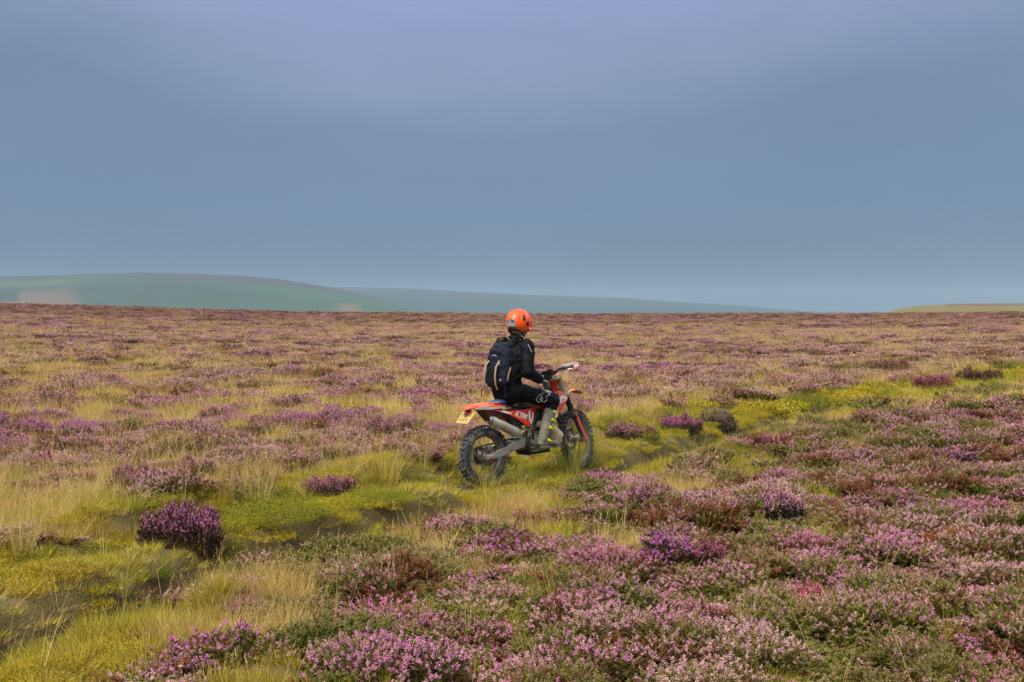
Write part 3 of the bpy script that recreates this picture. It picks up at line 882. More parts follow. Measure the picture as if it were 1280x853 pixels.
def tussock(px, py, wpx, hpx, col, label, v=0):
    x, y, z = ray_ground(px, py); s = FPX / y
    o = bpy.data.objects.new('grass_tussock', TUSS[v]); C.objects.link(o)
    o.location = (x, y, h1(x, y) - 0.02); o.rotation_euler = (0, 0, RNG.uniform(0, 6.28))
    r = wpx / s * 0.62
    o.scale = (r, r, hpx / s); o.color = lin(*col)
    return tag(o, label, 'grass tussock', 'tussocks of long grass along the track')
CUSH = [tuft_moss(4200, 1.0, 0.9, 0.036, 60 + s) for s in range(2)]
for m_e in CUSH: m_e.materials.append(M_leaf_o)
def cushion(px, py, wpx, hpx, col, label, v=0):
    x, y, z = ray_ground(px, py); s = FPX / y
    o = bpy.data.objects.new('moss_mound', CUSH[v]); C.objects.link(o)
    r = wpx / s / 2
    y += r * 0.4
    o.location = (x, y, h1(x, y) - 0.02); o.rotation_euler = (0, 0, RNG.uniform(0, 6.28))
    o.scale = (r, r * 0.8, hpx / s); o.color = lin(*col)
    FEAT_CLEAR.append((x, y, r * 0.55))
    return tag(o, label, 'moss mound', 'bright green mossy mounds beside the ruts')
DKL, MAG, DPK = (50, 44, 30), (184, 92, 172), (190, 112, 160)
heather_bush(222, 684, 92, 74, (60, 44, 32), (176, 98, 168), 'big purple heather bush with dark bare underside right beside the ruts at the left', 0)
heather_bush(66, 590, 84, 30, DKL, (188, 84, 180), 'vivid magenta heather bush near the left edge of the moor', 1)
heather_bush(403, 622, 66, 36, (72, 60, 44), (186, 108, 160), 'pink heather clump between bright moss and the far rut, left of the motorcycle', 2)
heather_bush(164, 618, 62, 46, (84, 72, 40), (180, 96, 168), 'loose lilac heather bush behind the large dark-based bush', 0)
heather_bush(236, 598, 60, 24, DKL, (164, 88, 144), 'low dusky heather clump right of the loose lilac bush', 1)
heather_bush(355, 538, 78, 28, (56, 56, 32), (174, 92, 160), 'wide purple heather drift left of the motorcycle in the middle distance', 2)
heather_bush(486, 545, 66, 30, (66, 60, 38), (172, 98, 158), 'purple heather clump next to long straw grass left of the number plate', 1)
heather_bush(92, 512, 70, 20, (70, 60, 40), (170, 88, 158), 'flat magenta heather patch far back on the left', 0)
heather_bush(850, 540, 50, 26, (72, 56, 50), (186, 94, 172), 'bright purple heather mound right of the front wheel, between two duller ones', 1)
heather_bush(900, 534, 46, 28, (74, 66, 58), (142, 108, 112), 'greyish faded heather bush on the right of a bright purple mound', 0)
heather_bush(790, 546, 60, 26, (80, 66, 44), (166, 104, 140), 'dusky pink heather bush just behind the front wheel', 2)
heather_bush(1172, 490, 46, 26, (84, 44, 40), (176, 92, 140), 'reddish pink heather bush at the far end of the track on the right', 0)
heather_bush(1228, 477, 48, 20, (72, 52, 44), (118, 76, 82), 'dark brown heather bush beyond the reddish pink one near the right edge', 1)
heather_bush(1110, 466, 60, 24, (84, 60, 44), (136, 84, 96), 'dark heather thicket standing in straw grass on the right skyline side', 2)
heather_bush(1200, 512, 84, 24, (70, 50, 34), (164, 92, 138), 'broad pink heather bush with brown flanks just below the track at the right edge', 1)
heather_bush(966, 655, 78, 42, (34, 34, 22), (190, 122, 176), 'lilac heather bush over a black hollow right of the picture centre', 2)
heather_bush(1016, 612, 46, 34, (104, 62, 30), None, 'flowerless rust brown heather bush on the slope right of the track', 0)
heather_bush(885, 715, 52, 38, (60, 44, 30), (198, 108, 164), 'compact rose heather clump in the right foreground beside green shoots', 1)
heather_bush(1212, 690, 78, 40, (128, 66, 38), (150, 84, 62), 'rusty red dead heather bush at the right edge of the foreground', 2)
heather_bush(1028, 770, 70, 52, (96, 50, 36), (206, 106, 160), 'hot pink heather bush with reddish stems in the right foreground', 0)
heather_bush(872, 795, 84, 54, (66, 52, 30), (202, 134, 172), 'large pale pink heather bush near the bottom edge, right of centre', 1)
heather_bush(490, 812, 90, 56, (72, 52, 34), (194, 124, 178), 'spreading lilac heather bush near the bottom edge, left of centre', 2)
heather_bush(800, 835, 80, 56, (108, 70, 26), None, 'flowerless orange-brown heather bush at the bottom edge', 1)
heather_bush(215, 858, 110, 40, (70, 58, 40), (186, 118, 180), 'bright lilac heather bush cut by the bottom edge at the left', 0)
heather_bush(660, 745, 66, 36, (62, 82, 26), None, 'dark green flowerless heather bush in the middle of the foreground', 0)
heather_bush(740, 700, 60, 30, (80, 92, 34), (198, 150, 160), 'green heather bush tipped with pale pink below the motorcycle', 2)
heather_bush(1150, 785, 70, 50, (92, 78, 28), (198, 146, 160), 'olive heather bush with whitish pink tips in the right foreground corner', 1)
heather_bush(300, 775, 60, 26, (80, 66, 40), (192, 112, 172), 'small magenta heather clump below the near rut at the left', 1)
heather_bush(155, 805, 66, 36, (92, 60, 38), (130, 82, 70), 'brown spent heather bush in the yellow grass at the lower left', 2)
cushion(338, 655, 140, 36, (122, 122, 20), 'bright lime moss mound between straw grass and the far rut', 0)
cushion(470, 628, 84, 26, (124, 126, 26), 'yellow-green moss mound left of the rear wheel', 1)
cushion(1012, 513, 70, 28, (116, 116, 32), 'rounded green shrubby mound on the bank right of the rider', 0)
cushion(1108, 497, 50, 18, (118, 116, 36), 'small green mound at the bend of the track on the right', 1)
cushion(915, 572, 60, 20, (138, 132, 42), 'pale yellow moss mound on the near verge right of the front wheel', 0)
cushion(935, 492, 56, 18, (126, 122, 38), 'green mound behind the track with straw grass above it', 1)
cushion(190, 728, 44, 22, (98, 106, 34), 'small fresh green mound on the ridge between the two ruts', 1)
cushion(190, 782, 60, 20, (150, 128, 34), 'yellow moss mound at the foot of the ridge in the lower left', 0)
tussock(322, 632, 92, 66, (184, 166, 96), 'tall straw-coloured tussock standing behind the lime moss mound', 0)
tussock(280, 628, 50, 60, (176, 156, 88), 'narrow straw tussock right of the big purple heather bush', 1)
tussock(478, 604, 110, 60, (182, 164, 80), 'wide yellow tussock left of the rear wheel', 1)
tussock(535, 582, 50, 44, (176, 158, 84), 'thin upright straw tussock just left of the rear tyre', 0)
tussock(26, 690, 80, 64, (186, 168, 100), 'pale tussock at the left edge of the track', 0)
tussock(110, 640, 84, 44, (164, 150, 74), 'olive tussock behind the left bank of the track', 1)
tussock(150, 745, 60, 46, (182, 170, 100), 'arching pale tussock on the ridge between the ruts', 0)
tussock(712, 594, 84, 58, (150, 146, 62), 'short green grass tussock hiding the foot of the front wheel', 0)
tussock(742, 584, 60, 52, (160, 146, 74), 'straw-green tussock just right of the front tyre', 1)
tussock(655, 608, 90, 42, (140, 138, 54), 'low olive grass tussock under the engine of the motorcycle', 1)
tussock(606, 612, 80, 34, (160, 150, 60), 'low yellow-green grass tussock at the foot of the rear tyre', 0)
tussock(520, 668, 30, 34, (168, 166, 62), 'small yellow-green tussock on the near verge below the rear wheel', 1)
HAZE = 0.00013
# ------------------------------------------------------------------ mesh tools for the machine and the rider
class PB:
    def __init__(s): s.b = bmesh.new()
    def ring(s, c, u, w_, ru, rw, k):
        return [s.b.verts.new(c + u * math.cos(2 * math.pi * i / k) * ru + w_ * math.sin(2 * math.pi * i / k) * rw) for i in range(k)]
    def skin(s, rings, caps=True, closed=False):
        n = len(rings)
        for a in range(n if closed else n - 1):
            r0, r1 = rings[a], rings[(a + 1) % n]; k = len(r0)
            for i in range(k): s.b.faces.new((r0[i], r0[(i + 1) % k], r1[(i + 1) % k], r1[i]))
        if caps and not closed:
            s.b.faces.new(list(reversed(rings[0]))); s.b.faces.new(rings[-1])
    def tube(s, pts, rad, k=10, flat=1.0, up=None, closed=False, caps=True):
        pts = [Vector(p) for p in pts]; n = len(pts)
        rad = [rad] * n if not isinstance(rad, (list, tuple)) else rad
        ref = None; rings = []
        for i in range(n):
            a = pts[i - 1] if (i > 0 or closed) else pts[i]; c = pts[(i + 1) % n] if (i < n - 1 or closed) else pts[i]
            t_ = (c - a).normalized()
            if ref is None: ref = Vector(up) if up else t_.orthogonal()
            u_ = (ref - t_ * ref.dot(t_)).normalized(); w_ = t_.cross(u_)
            if not up: ref = u_
            rings.append(s.ring(pts[i], u_, w_, rad[i], rad[i] * flat, k))
        s.skin(rings, caps, closed)
        return s
    def box(s, c, size, rot=None, bev=0.0, taper=1.0):
        x, y, z = (v / 2 for v in size)
        vs = []
        for sz_ in (-1, 1):
            for sx_, sy_ in ((-1, -1), (1, -1), (1, 1), (-1, 1)):
                k = taper if sz_ > 0 else 1
                v = Vector((sx_ * x * k, sy_ * y * k, sz_ * z))
                if rot is not None: v = rot @ v
                vs.append(s.b.verts.new(v + Vector(c)))
        fs = [(0, 3, 2, 1), (4, 5, 6, 7), (0, 1, 5, 4), (1, 2, 6, 5), (2, 3, 7, 6), (3, 0, 4, 7)]
        ff = [s.b.faces.new([vs[i] for i in f]) for f in fs]
        if bev:
            es = {e for f in ff for e in f.edges}
            bmesh.ops.bevel(s.b, geom=list(es), offset=bev, segments=2, affect='EDGES', profile=0.6)
        return s
    def lathe(s, c, axis, prof, k=28):
        """prof: (distance along axis, radius)"""
        axis = Vector(axis).normalized(); u_ = axis.orthogonal().normalized(); w_ = axis.cross(u_)
        s.skin([s.ring(Vector(c) + axis * a, u_, w_, max(r, 1e-4), max(r, 1e-4), k) for a, r in prof])
        return s
    def prism(s, outline, y0, y1, bev=0.006, fn=None):
        """outline in the x-z plane, from y0 to y1; fn bends each vertex"""
        a = [s.b.verts.new((p[0], y0, p[1])) for p in outline]
        c = [s.b.verts.new((p[0], y1, p[1])) for p in outline]
        n = len(a)
        f = [s.b.faces.new(a), s.b.faces.new(list(reversed(c)))]
        f += [s.b.faces.new((a[i], c[i], c[(i + 1) % n], a[(i + 1) % n])) for i in range(n)]
        if bev:
            es = {e for q in f for e in q.edges}
            bmesh.ops.bevel(s.b, geom=list(es), offset=bev, segments=2, affect='EDGES', profile=0.6)
        if fn:
            for v in s.b.verts: v.co = Vector(fn(v.co))
        return s
    def loft(s, secs, closed_caps=True):
        """secs: lists of points (same count), each a closed loop"""
        s.skin([[s.b.verts.new(Vector(p)) for p in sec] for sec in secs], closed_caps)
        return s
    def make(s, name, material, parent, smooth=True, sub=0, xf=None, auto=40):
        if xf is not None:
            for v in s.b.verts: v.co = xf @ v.co
        bmesh.ops.recalc_face_normals(s.b, faces=s.b.faces)
        me = bpy.data.meshes.new(name)
        for f in s.b.faces: f.smooth = smooth
        if smooth:
            for e in s.b.edges:
                if len(e.link_faces) == 2 and e.calc_face_angle(0) > R(auto): e.smooth = False
        s.b.to_mesh(me); s.b.free()
        o = link_mesh(name, me, material, parent)
        if sub:
            md = o.modifiers.new('sub', 'SUBSURF'); md.levels = sub; md.render_levels = sub
        return o

MUD = (148, 134, 108)
m_orange = mat('orange_plastic', (234, 66, 24), 0.38, dirt=MUD, dirt_amt=0.32, scale=9)
m_red = mat('red_plastic', (190, 34, 24), 0.35, dirt=MUD, dirt_amt=0.05, scale=9)
m_white = mat('white_plastic', (224, 220, 220), 0.35, dirt=MUD, dirt_amt=0.1, scale=14)
m_black = mat('black_plastic', (30, 30, 34), 0.5, dirt=MUD, dirt_amt=0.12, scale=14)
m_seat = mat('seat_vinyl', (52, 70, 124), 0.55, dirt=MUD, dirt_amt=0.05, scale=14)
m_rubber = mat('tyre_rubber', (58, 61, 70), 0.8, dirt=(132, 124, 110), dirt_amt=0.28, scale=22, bump=0.4)
m_alu = mat('bare_aluminium', (186, 182, 172), 0.42, metal=0.75, dirt=MUD, dirt_amt=0.42, scale=12)
m_steel = mat('dark_steel', (92, 90, 90), 0.4, metal=0.8, dirt=MUD, dirt_amt=0.3, scale=20)
m_silencer = mat('silencer_metal', (188, 184, 172), 0.42, metal=0.35, dirt=MUD, dirt_amt=0.42, scale=9)
m_pipe = mat('muddy_pipe', (214, 196, 160), 0.55, metal=0.35, dirt=(160, 140, 104), dirt_amt=0.5, scale=14, bump=0.3)
m_rim = mat('rim_black', (112, 106, 98), 0.5, metal=0.5, dirt=MUD, dirt_amt=0.6, scale=16)
m_fork = mat('fork_black', (26, 22, 22), 0.3, metal=0.3, dirt=MUD, dirt_amt=0.08, scale=14)
m_plate = mat('plate_yellow', (184, 152, 78), 0.35, dirt=(176, 152, 96), dirt_amt=0.35, scale=20)
m_plateink = mat('plate_ink', (136, 114, 58), 0.6)
m_print = mat('white_print', (240, 236, 232), 0.5)
m_glass = mat('lens_plastic', (150, 20, 16), 0.15)

# ------------------------------------------------------------------ the motorcycle (x forward, y left, z up, origin under the rear axle)
YAW, PITCH = R(43), R(-3.0)
bike = empty('dirt_bike', (BX, BY, -0.03), (0, 0, 0))
bike.rotation_euler = Euler((R(-1.0), PITCH, YAW), 'XYZ')
tag(bike, 'orange off-road motorcycle with muddy knobbly tyres and yellow number plate in the far rut', 'motorcycle')
AX_R, AX_F = Vector((0, 0, 0.33)), Vector((1.48, 0, 0.35))
RAKE = R(26.5)
ST_O = Vector((1.59 - 0.35 * math.tan(RAKE) - 0.0, 0, 0.35))         # a point of the steering axis beside the front axle
ST_D = Vector((-math.sin(RAKE), 0, math.cos(RAKE)))
STEER = R(17)
XS = Matrix.Translation(ST_O) @ Matrix.Rotation(STEER, 4, ST_D) @ Matrix.Translation(-ST_O)

def wheel(c, r_out, tw, rim_r, sprocket, disc_r, xf=None, knob_rows=36):
    hub = PB()
    hub.lathe(c - Vector((0, 0.085, 0)), (0, 1, 0), [(0, 0.012), (0.002, 0.030), (0.02, 0.030), (0.022, 0.050), (0.034, 0.052), (0.045, 0.030), (0.125, 0.030), (0.136, 0.052), (0.148, 0.050), (0.15, 0.03), (0.168, 0.03), (0.17, 0.012)], 22)
    hb = hub.make('wheel', m_alu, bike, xf=xf)
    # tyre: a carcass with blocks
    t_ = PB(); rings = []
    prof = []
    hw = tw / 2; side = r_out - rim_r
    for a in np.linspace(-1, 1, 11):
        y_ = hw * 0.92 * math.sin(a * math.pi / 2 * 1.12) if abs(a) < 0.9 else hw * 0.74 * np.sign(a)
        rr = r_out - 0.016 - (1 - math.cos(a * math.pi / 2)) * (side - 0.016)
        prof.append((y_, rr))
    K = 72
    rings = []
    for i in range(K):
        th = 2 * math.pi * i / K
        e_ = Vector((math.cos(th), 0, math.sin(th)))
        rings.append([t_.b.verts.new(c + e_ * rr + Vector((0, yy, 0))) for yy, rr in prof + [(hw * 0.5, rim_r - 0.004), (-hw * 0.5, rim_r - 0.004)]])
    t_.skin(rings, caps=False, closed=True)
    for i in range(knob_rows * 2):
        th = 2 * math.pi * (i + 0.25 * (i % 2)) / (knob_rows * 2)
        rows = [(-0.44, 1), (0.44, 1)] if i % 2 else [(-0.16, 0.9), (0.16, 0.9), (-0.50, 0), (0.50, 0)] if i % 4 == 0 else [(0.0, 1.2), (-0.47, 0), (0.47, 0)]
        for f, kd in rows:
            tilt = f * 1.9
            rr = r_out - (1 - math.cos(abs(f) * 1.7)) * side * 0.62 - 0.006
            e_ = Vector((math.cos(th), 0, math.sin(th)))
            tn = Vector((-math.sin(th), 0, math.cos(th)))
            out_ = (e_ * math.cos(tilt) + Vector((0, 1, 0)) * math.sin(tilt)).normalized()
            sd_ = tn.cross(out_).normalized()
            M = Matrix((tn, sd_, out_)).transposed()
            t_.box(c + e_ * rr + Vector((0, f * tw * 0.92, 0)), (0.020, 0.026, 0.024), M, taper=0.8)
    ty = t_.make('tyre', m_rubber, hb, xf=xf, auto=25)
    rm = PB(); rings = []
    for i in range(56):
        th = 2 * math.pi * i / 56; e_ = Vector((math.cos(th), 0, math.sin(th)))
        rings.append([rm.b.verts.new(c + e_ * rr + Vector((0, yy, 0))) for yy, rr in [(-hw * .56, rim_r + .006), (-hw * .56, rim_r - .010), (-hw * .3, rim_r - .014), (-hw * .12, rim_r - .026), (hw * .12, rim_r - .026), (hw * .3, rim_r - .014), (hw * .56, rim_r - .010), (hw * .56, rim_r + .006)]])
    rm.skin(rings, caps=False, closed=True)
    rm.make('rim', m_rim, hb, xf=xf)
    NS = 32
    for i in range(NS):
        sgn = 1 if i % 2 else -1; cross = 0.5 if (i // 2) % 2 else -0.5
        th = 2 * math.pi * i / NS
        sp = PB()
        p0 = c + Vector((math.cos(th + cross) * 0.048, sgn * 0.05, math.sin(th + cross) * 0.048))
        p1 = c + Vector((math.cos(th) * (rim_r - 0.02), sgn * 0.006, math.sin(th) * (rim_r - 0.02)))
        sp.tube([p0, p1], 0.0022, 4)
        sp.make('spoke', m_steel, hb, xf=xf)
    d = PB(); sy = -0.078 if sprocket else 0.078       # disc right at the back, left at the front
    rings = []
    for i in range(48):
        th = 2 * math.pi * i / 48; e_ = Vector((math.cos(th), 0, math.sin(th)))
        ro = disc_r + (0.004 if i % 2 else -0.004)
        rings.append([d.b.verts.new(c + e_ * rr + Vector((0, sy + yy, 0))) for yy, rr in [(-.0018, disc_r * .72), (-.0018, ro), (.0018, ro), (.0018, disc_r * .72)]])
    d.skin(rings, caps=False, closed=True)
    for i in range(6):
        th = i * 1.0472
        d.tube([c + Vector((math.cos(th) * 0.045, sy, math.sin(th) * 0.045)), c + Vector((math.cos(th + .25) * disc_r * .76, sy, math.sin(th + .25) * disc_r * .76))], 0.006, 6, 0.3)
    d.make('brake_disc', m_steel, hb, xf=xf)
    if sprocket:
        g = PB(); out_ = []
        for i in range(98):
            th = 2 * math.pi * i / 98; rr = 0.104 if i % 2 else 0.096
            out_.append((c.x + math.cos(th) * rr, c.z + math.sin(th) * rr))
        g.prism(out_, 0.066, 0.071, bev=0); g.make('sprocket', m_steel, hb, smooth=False)
    return hb
wheel(AX_R, 0.335, 0.135, 0.235, True, 0.110)
wheel(AX_F, 0.348, 0.092, 0.276, False, 0.130, XS)

# swingarm: two tapered beams and a bridge, with axle blocks
s_ = PB()
for sg in (-1, 1):
    def sec(x, z, h_, w_, y): return [(x, y - w_ / 2, z - h_ / 2), (x, y + w_ / 2, z - h_ / 2), (x, y + w_ / 2, z + h_ / 2), (x, y - w_ / 2, z + h_ / 2)]
    s_.loft([sec(-0.055, 0.325, 0.042, 0.024, sg * .118), sec(0.03, 0.333, 0.062, 0.028, sg * .118), sec(0.22, 0.362, 0.078, 0.030, sg * .112), sec(0.42, 0.405, 0.088, 0.034, sg * .098), sec(0.56, 0.42, 0.07, 0.036, sg * .085)])
    s_.box((0.0, sg * .118, 0.33), (0.085, 0.036, 0.05), bev=0.006)
s_.box((0.415, 0, 0.41), (0.07, 0.20, 0.075), bev=0.01)
s_.lathe((0.0, -0.15, 0.33), (0, 1, 0), [(0, 0.004), (0, 0.016), (0.012, 0.016), (0.012, 0.011), (0.288, 0.011), (0.288, 0.017), (0.30, 0.017), (0.30, 0.004)], 12)
s_.make('swingarm', m_alu, bike)
s_ = PB(); s_.box((0.015, -0.10, 0.40), (0.09, 0.04, 0.065), Matrix.Rotation(0.3, 3, 'Y'), 0.012); s_.make('brake_caliper', m_steel, bike)
s_ = PB(); s_.prism([(0.10, .235), (0.19, .215), (0.23, .25), (0.24, .31), (0.13, .29)], 0.05, 0.092, 0.006); s_.make('chain_guide', m_orange, bike)
s_ = PB()
for zz, z2 in ((0.425, 0.468), (0.235, 0.385)):
    s_.tube([(0.0, .069, zz), (0.3, .069, zz + (z2 - zz) * .5), (0.60, .069, z2)], 0.010, 6, 0.6)
s_.make('chain', m_steel, bike)
# frame
s_ = PB()
head = Vector((1.035, 0, 0.985)); head_lo = Vector((1.085, 0, 0.86))
for sg in (-1, 1):
    s_.tube([(1.05, sg * .025, .93), (0.90, sg * .10, .845), (0.70, sg * .125, .70), (0.60, sg * .12, .53), (0.56, sg * .105, .38), (0.60, sg * .095, .30)], [.024, .023, .022, .024, .026, .020], 8)
    s_.tube([(1.08, sg * .02, .87), (1.02, sg * .06, .62), (0.98, sg * .075, .36), (0.90, sg * .085, .285), (0.60, sg * .09, .285)], .017, 8)
    s_.tube([(0.70, sg * .10, .78), (0.42, sg * .085, .84), (0.08, sg * .06, .865)], .012, 8)
    s_.tube([(0.58, sg * .105, .52), (0.36, sg * .09, .70), (0.12, sg * .06, .85)], .011, 8)
s_.tube([(1.03, 0, 1.0), (1.10, 0, .85)], .036, 14)
s_.make('frame', m_black, bike)
s_ = PB(); s_.box((0.76, 0, 0.277), (0.36, 0.19, 0.02), bev=.008); s_.make('skid_plate', m_black, bike)
# shock
s_ = PB(); s_.tube([(0.47, 0, .38), (0.60, 0, .72)], .026, 12); s_.make('shock_absorber', m_steel, bike)
s_ = PB()
s_.tube([Vector((0.50, 0, .46)).lerp(Vector((0.59, 0, .70)), i / 64) + Vector((math.cos(i * .78) * .038, math.sin(i * .78) * .042, 0)) for i in range(65)], .0055, 6)
s_.make('shock_spring', m_white, bike)
# engine: crankcase, cylinder with fins, clutch cover
s_ = PB()
s_.prism([(.60, .32), (.66, .29), (.90, .30), (.955, .36), (.95, .44), (.88, .50), (.80, .52), (.68, .53), (.61, .47), (.585, .40)], -.105, .105, .014)
s_.make('engine', m_alu, bike)
s_ = PB()
up_ = Vector((.22, 0, .97)).normalized(); cb = Vector((.83, 0, .50))
s_.tube([cb, cb + up_ * .17], .062, 16)
for k in range(6): s_.box(cb + up_ * (.035 + .022 * k), (.15, .15, .008), Matrix.Rotation(.22, 3, 'Y'), .003)
s_.tube([cb + up_ * .17, cb + up_ * .215], [.055, .03], 14)
s_.tube([cb + up_ * .2, cb + up_ * .25], .011, 8)
s_.make('cylinder', m_steel, bike)
s_ = PB(); s_.lathe((.72, -.10, .41), (0, -1, 0), [(0, .088), (.02, .088), (.03, .080), (.034, .05), (.038, .045), (.038, .0)], 26); s_.lathe((.865, -.10, .40), (0, -1, 0), [(0, .052), (.014, .052), (.022, .042), (.022, 0)], 20)
s_.make('clutch_cover', m_alu, bike)
s_ = PB(); s_.lathe((.86, .10, .40), (0, 1, 0), [(0, .07), (.02, .07), (.03, .06), (.03, 0)], 24); s_.make('ignition_cover', m_steel, bike)
# two-stroke expansion chamber: out of the cylinder, a fat belly to the right, back under the side panel
s_ = PB()
s_.tube([(.90, -.01, .57), (.975, -.03, .56), (1.02, -.075, .50), (1.015, -.135, .44), (.965, -.165, .425), (.905, -.172, .47), (.865, -.165, .545), (.80, -.12, .60), (.70, -.08, .60), (.60, -.07, .575), (.50, -.11, .54), (.42, -.14, .53)],
        [.026, .036, .056, .076, .088, .090, .074, .048, .030, .022, .020, .020], 16)
s_.make('exhaust_pipe', m_pipe, bike)
# silencer
p0, p1 = Vector((.41, -.145, .535)), Vector((-.03, -.168, .735))
d_ = (p1 - p0).normalized()
s_ = PB(); s_.tube([p0 - d_ * .03, p0, p0 + d_ * .015, p0 + d_ * .05, p1 - d_ * .03, p1 - d_ * .012], [.022, .028, .044, .053, .053, .051], 20, 0.84, up=(0, 0, 1))
sil = s_.make('silencer', m_silencer, bike)
s_ = PB(); s_.tube([p1 - d_ * .012, p1 + d_ * .004, p1 + d_ * .012], [.052, .046, .034], 20, .84, up=(0, 0, 1)); s_.make('end_cap', m_steel, sil)
s_ = PB(); s_.tube([p1 + d_ * .005, p1 + d_ * .03], .016, 12, caps=True); s_.make('outlet', m_fork, sil)
s_ = PB(); s_.tube([p0.lerp(p1, .45) + Vector((0, .03, .03)), (.19, -.07, .82)], .009, 6); s_.make('silencer_bracket', m_black, bike); s_ = PB(); s_.tube([p0.lerp(p1, .15) + Vector((0, .03, .03)), (.42, -.09, .68)], .009, 6); s_.make('silencer_bracket', m_black, bike)

# rear fender: one long tapering blade over the wheel; orange top, pale underside edge
def fender(secs, name, material, xf=None, thick=.004, parent=None):
    """secs: (x, z, half width, droop of the edges)"""
    b = PB(); L = []
    for x, z, hw_, dr in secs:
        top = [(x, -hw_ + 2 * hw_ * i / 8, z - dr * abs(2 * i / 8 - 1) ** 2.2) for i in range(9)]
        bot = [(p[0], p[1] * .97, p[2] - thick) for p in reversed(top)]
        L.append(top + bot)
    b.loft(L)
    return b.make(name, material, parent or bike, xf=xf, auto=60)
fender([(-.255, .880, .030, .010), (-.225, .893, .058, .018), (-.16, .908, .082, .026), (-.08, .915, .092, .034), (.06, .915, .094, .040), (.22, .90, .092, .05), (.32, .885, .085, .05)], 'rear_fender', m_orange, thick=.009)
s_ = PB()
for sg in (-1, 1):
    s_.prism([(-.18, .874), (-.02, .872), (.20, .856), (.28, .85), (.24, .835), (.04, .838), (-.14, .856)], sg * .088, sg * .094, .002)
s_.make('fender_trim', m_white, bike)
s_ = PB(); s_.prism([(-.06, .862), (.22, .85), (.30, .78), (.20, .66), (.10, .70), (.02, .80)], -.075, .075, .01); s_.make('inner_fender', mat('dark_red_plastic', (84, 22, 20), .5, dirt=MUD, dirt_amt=.05), bike)
s_ = PB(); s_.prism([(-.19, .865), (-.225, .81), (-.212, .80), (-.17, .85)], -.04, .04, .004); s_.make('tail_light', m_glass, bike)
# number plate on a reclined holder
Mp = Matrix.Translation((-.235, 0, .775)) @ Matrix.Rotation(R(47), 4, 'Y')
s_ = PB(); s_.box((0, 0, 0), (.006, .205, .165), bev=.003, ); pl = s_.make('number_plate', m_plate, bike, xf=Mp)
s_ = PB(); s_.tube([(-.15, 0, .86), (-.20, 0, .82), (-.24, 0, .79)], .012, 6, .4, up=(0, 1, 0)); s_.make('plate_bracket', m_black, bike)
s_ = PB()
random.seed(5)
for row in (.034, -.030):
    for i in range(4 if row > 0 else 3):       # the characters are worn and muddy: only smudges can be seen
        yy = (.066 - .044 * i) if row > 0 else (.044 - .044 * i)
        s_.box((-.0045, yy, row), (.0012, .018 + random.random() * .006, .034 + random.random() * .006))
s_.make('worn_lettering', m_plateink, pl, smooth=False, xf=Mp)['kind'] = 'stuff'

# side panels
SP = [(.06, .835), (.30, .80), (.52, .79), (.66, .805), (.70, .77), (.64, .68), (.60, .585), (.555, .60), (.44, .68), (.30, .755), (.14, .815)]
def side_bulge(sg):
    return lambda c: (c.x, c.y + sg * (.030 - .10 * (c.x - .40) ** 2 - .1 * (c.z - .72) ** 2), c.z)
for sg in (-1, 1):
    s_ = PB(); s_.prism(SP, sg * .098, sg * .112, .004, side_bulge(sg)); o = s_.make('side_panel', m_orange, bike)
    g = PB()                                         # red upper flash and pale streaks printed on it
    g.prism([(.36, .79), (.54, .785), (.655, .795), (.69, .768), (.665, .735), (.54, .745), (.42, .765)], sg * .1125, sg * .1145, 0, side_bulge(sg))
    g.make('red_flash', m_red, o)
    g = PB()
    g.prism([(.16, .806), (.30, .764), (.33, .772), (.21, .812)], sg * .1125, sg * .1145, 0, side_bulge(sg))
    g.make('white_streak', m_print, o)
    g = PB()
    g.prism([(.585, .775), (.61, .775), (.60, .70), (.615, .645), (.635, .70), (.64, .76), (.655, .74), (.65, .68), (.615, .615), (.585, .66), (.575, .72)], sg * .1147, sg * .1162, 0, side_bulge(sg))
    g.make('white_flash', m_print, o)
def lettering(text, size, xf, name, material, parent, extrude=.001, shear=0.0, bold=0.0):
    cu = bpy.data.curves.new('text', 'FONT'); cu.body = text; cu.size = size; cu.extrude = extrude
    cu.align_x = 'CENTER'; cu.align_y = 'CENTER'; cu.shear = shear; cu.offset = bold
    to = bpy.data.objects.new('text', cu); C.objects.link(to)
    dg = bpy.context.evaluated_depsgraph_get(); me = bpy.data.meshes.new_from_object(to.evaluated_get(dg))
    bpy.data.objects.remove(to); me.transform(xf); me.name = name
    return link_mesh(name, me, material, parent)
def frame_m(o, ex, ez):
    ex = Vector(ex).normalized(); ez = Vector(ez).normalized(); ey = ez.cross(ex).normalized(); ex = ey.cross(ez)
    M = Matrix.Identity(4)
    for i in range(3): M[i][0], M[i][1], M[i][2], M[i][3] = ex[i], ey[i], ez[i], o[i]
    return M
rp = [o for o in bike.children if o.name.startswith('side_panel')]
lettering('KTM', .088, frame_m((.455, -.1425, .735), (1, 0, -.36), (0, -1, 0)), 'white_lettering', m_print, rp[0], .0012, .3, .002)
# seat
secs = []
for x, z, hw_, hh in ((.10, .905, .060, .020), (.16, .915, .075, .035), (.30, .925, .085, .050), (.45, .925, .082, .060), (.60, .935, .070, .060), (.72, .950, .058, .055), (.80, .972, .045, .040), (.84, .985, .03, .02)):
    secs.append([(x, -hw_, z - hh), (x, -hw_ * .98, z - hh * .35), (x, -hw_ * .78, z), (x, 0, z + .010), (x, hw_ * .78, z), (x, hw_ * .98, z - hh * .35), (x, hw_, z - hh), (x, 0, z - hh)])
s_ = PB(); s_.loft(secs); s_.make('seat', m_seat, bike, sub=1)
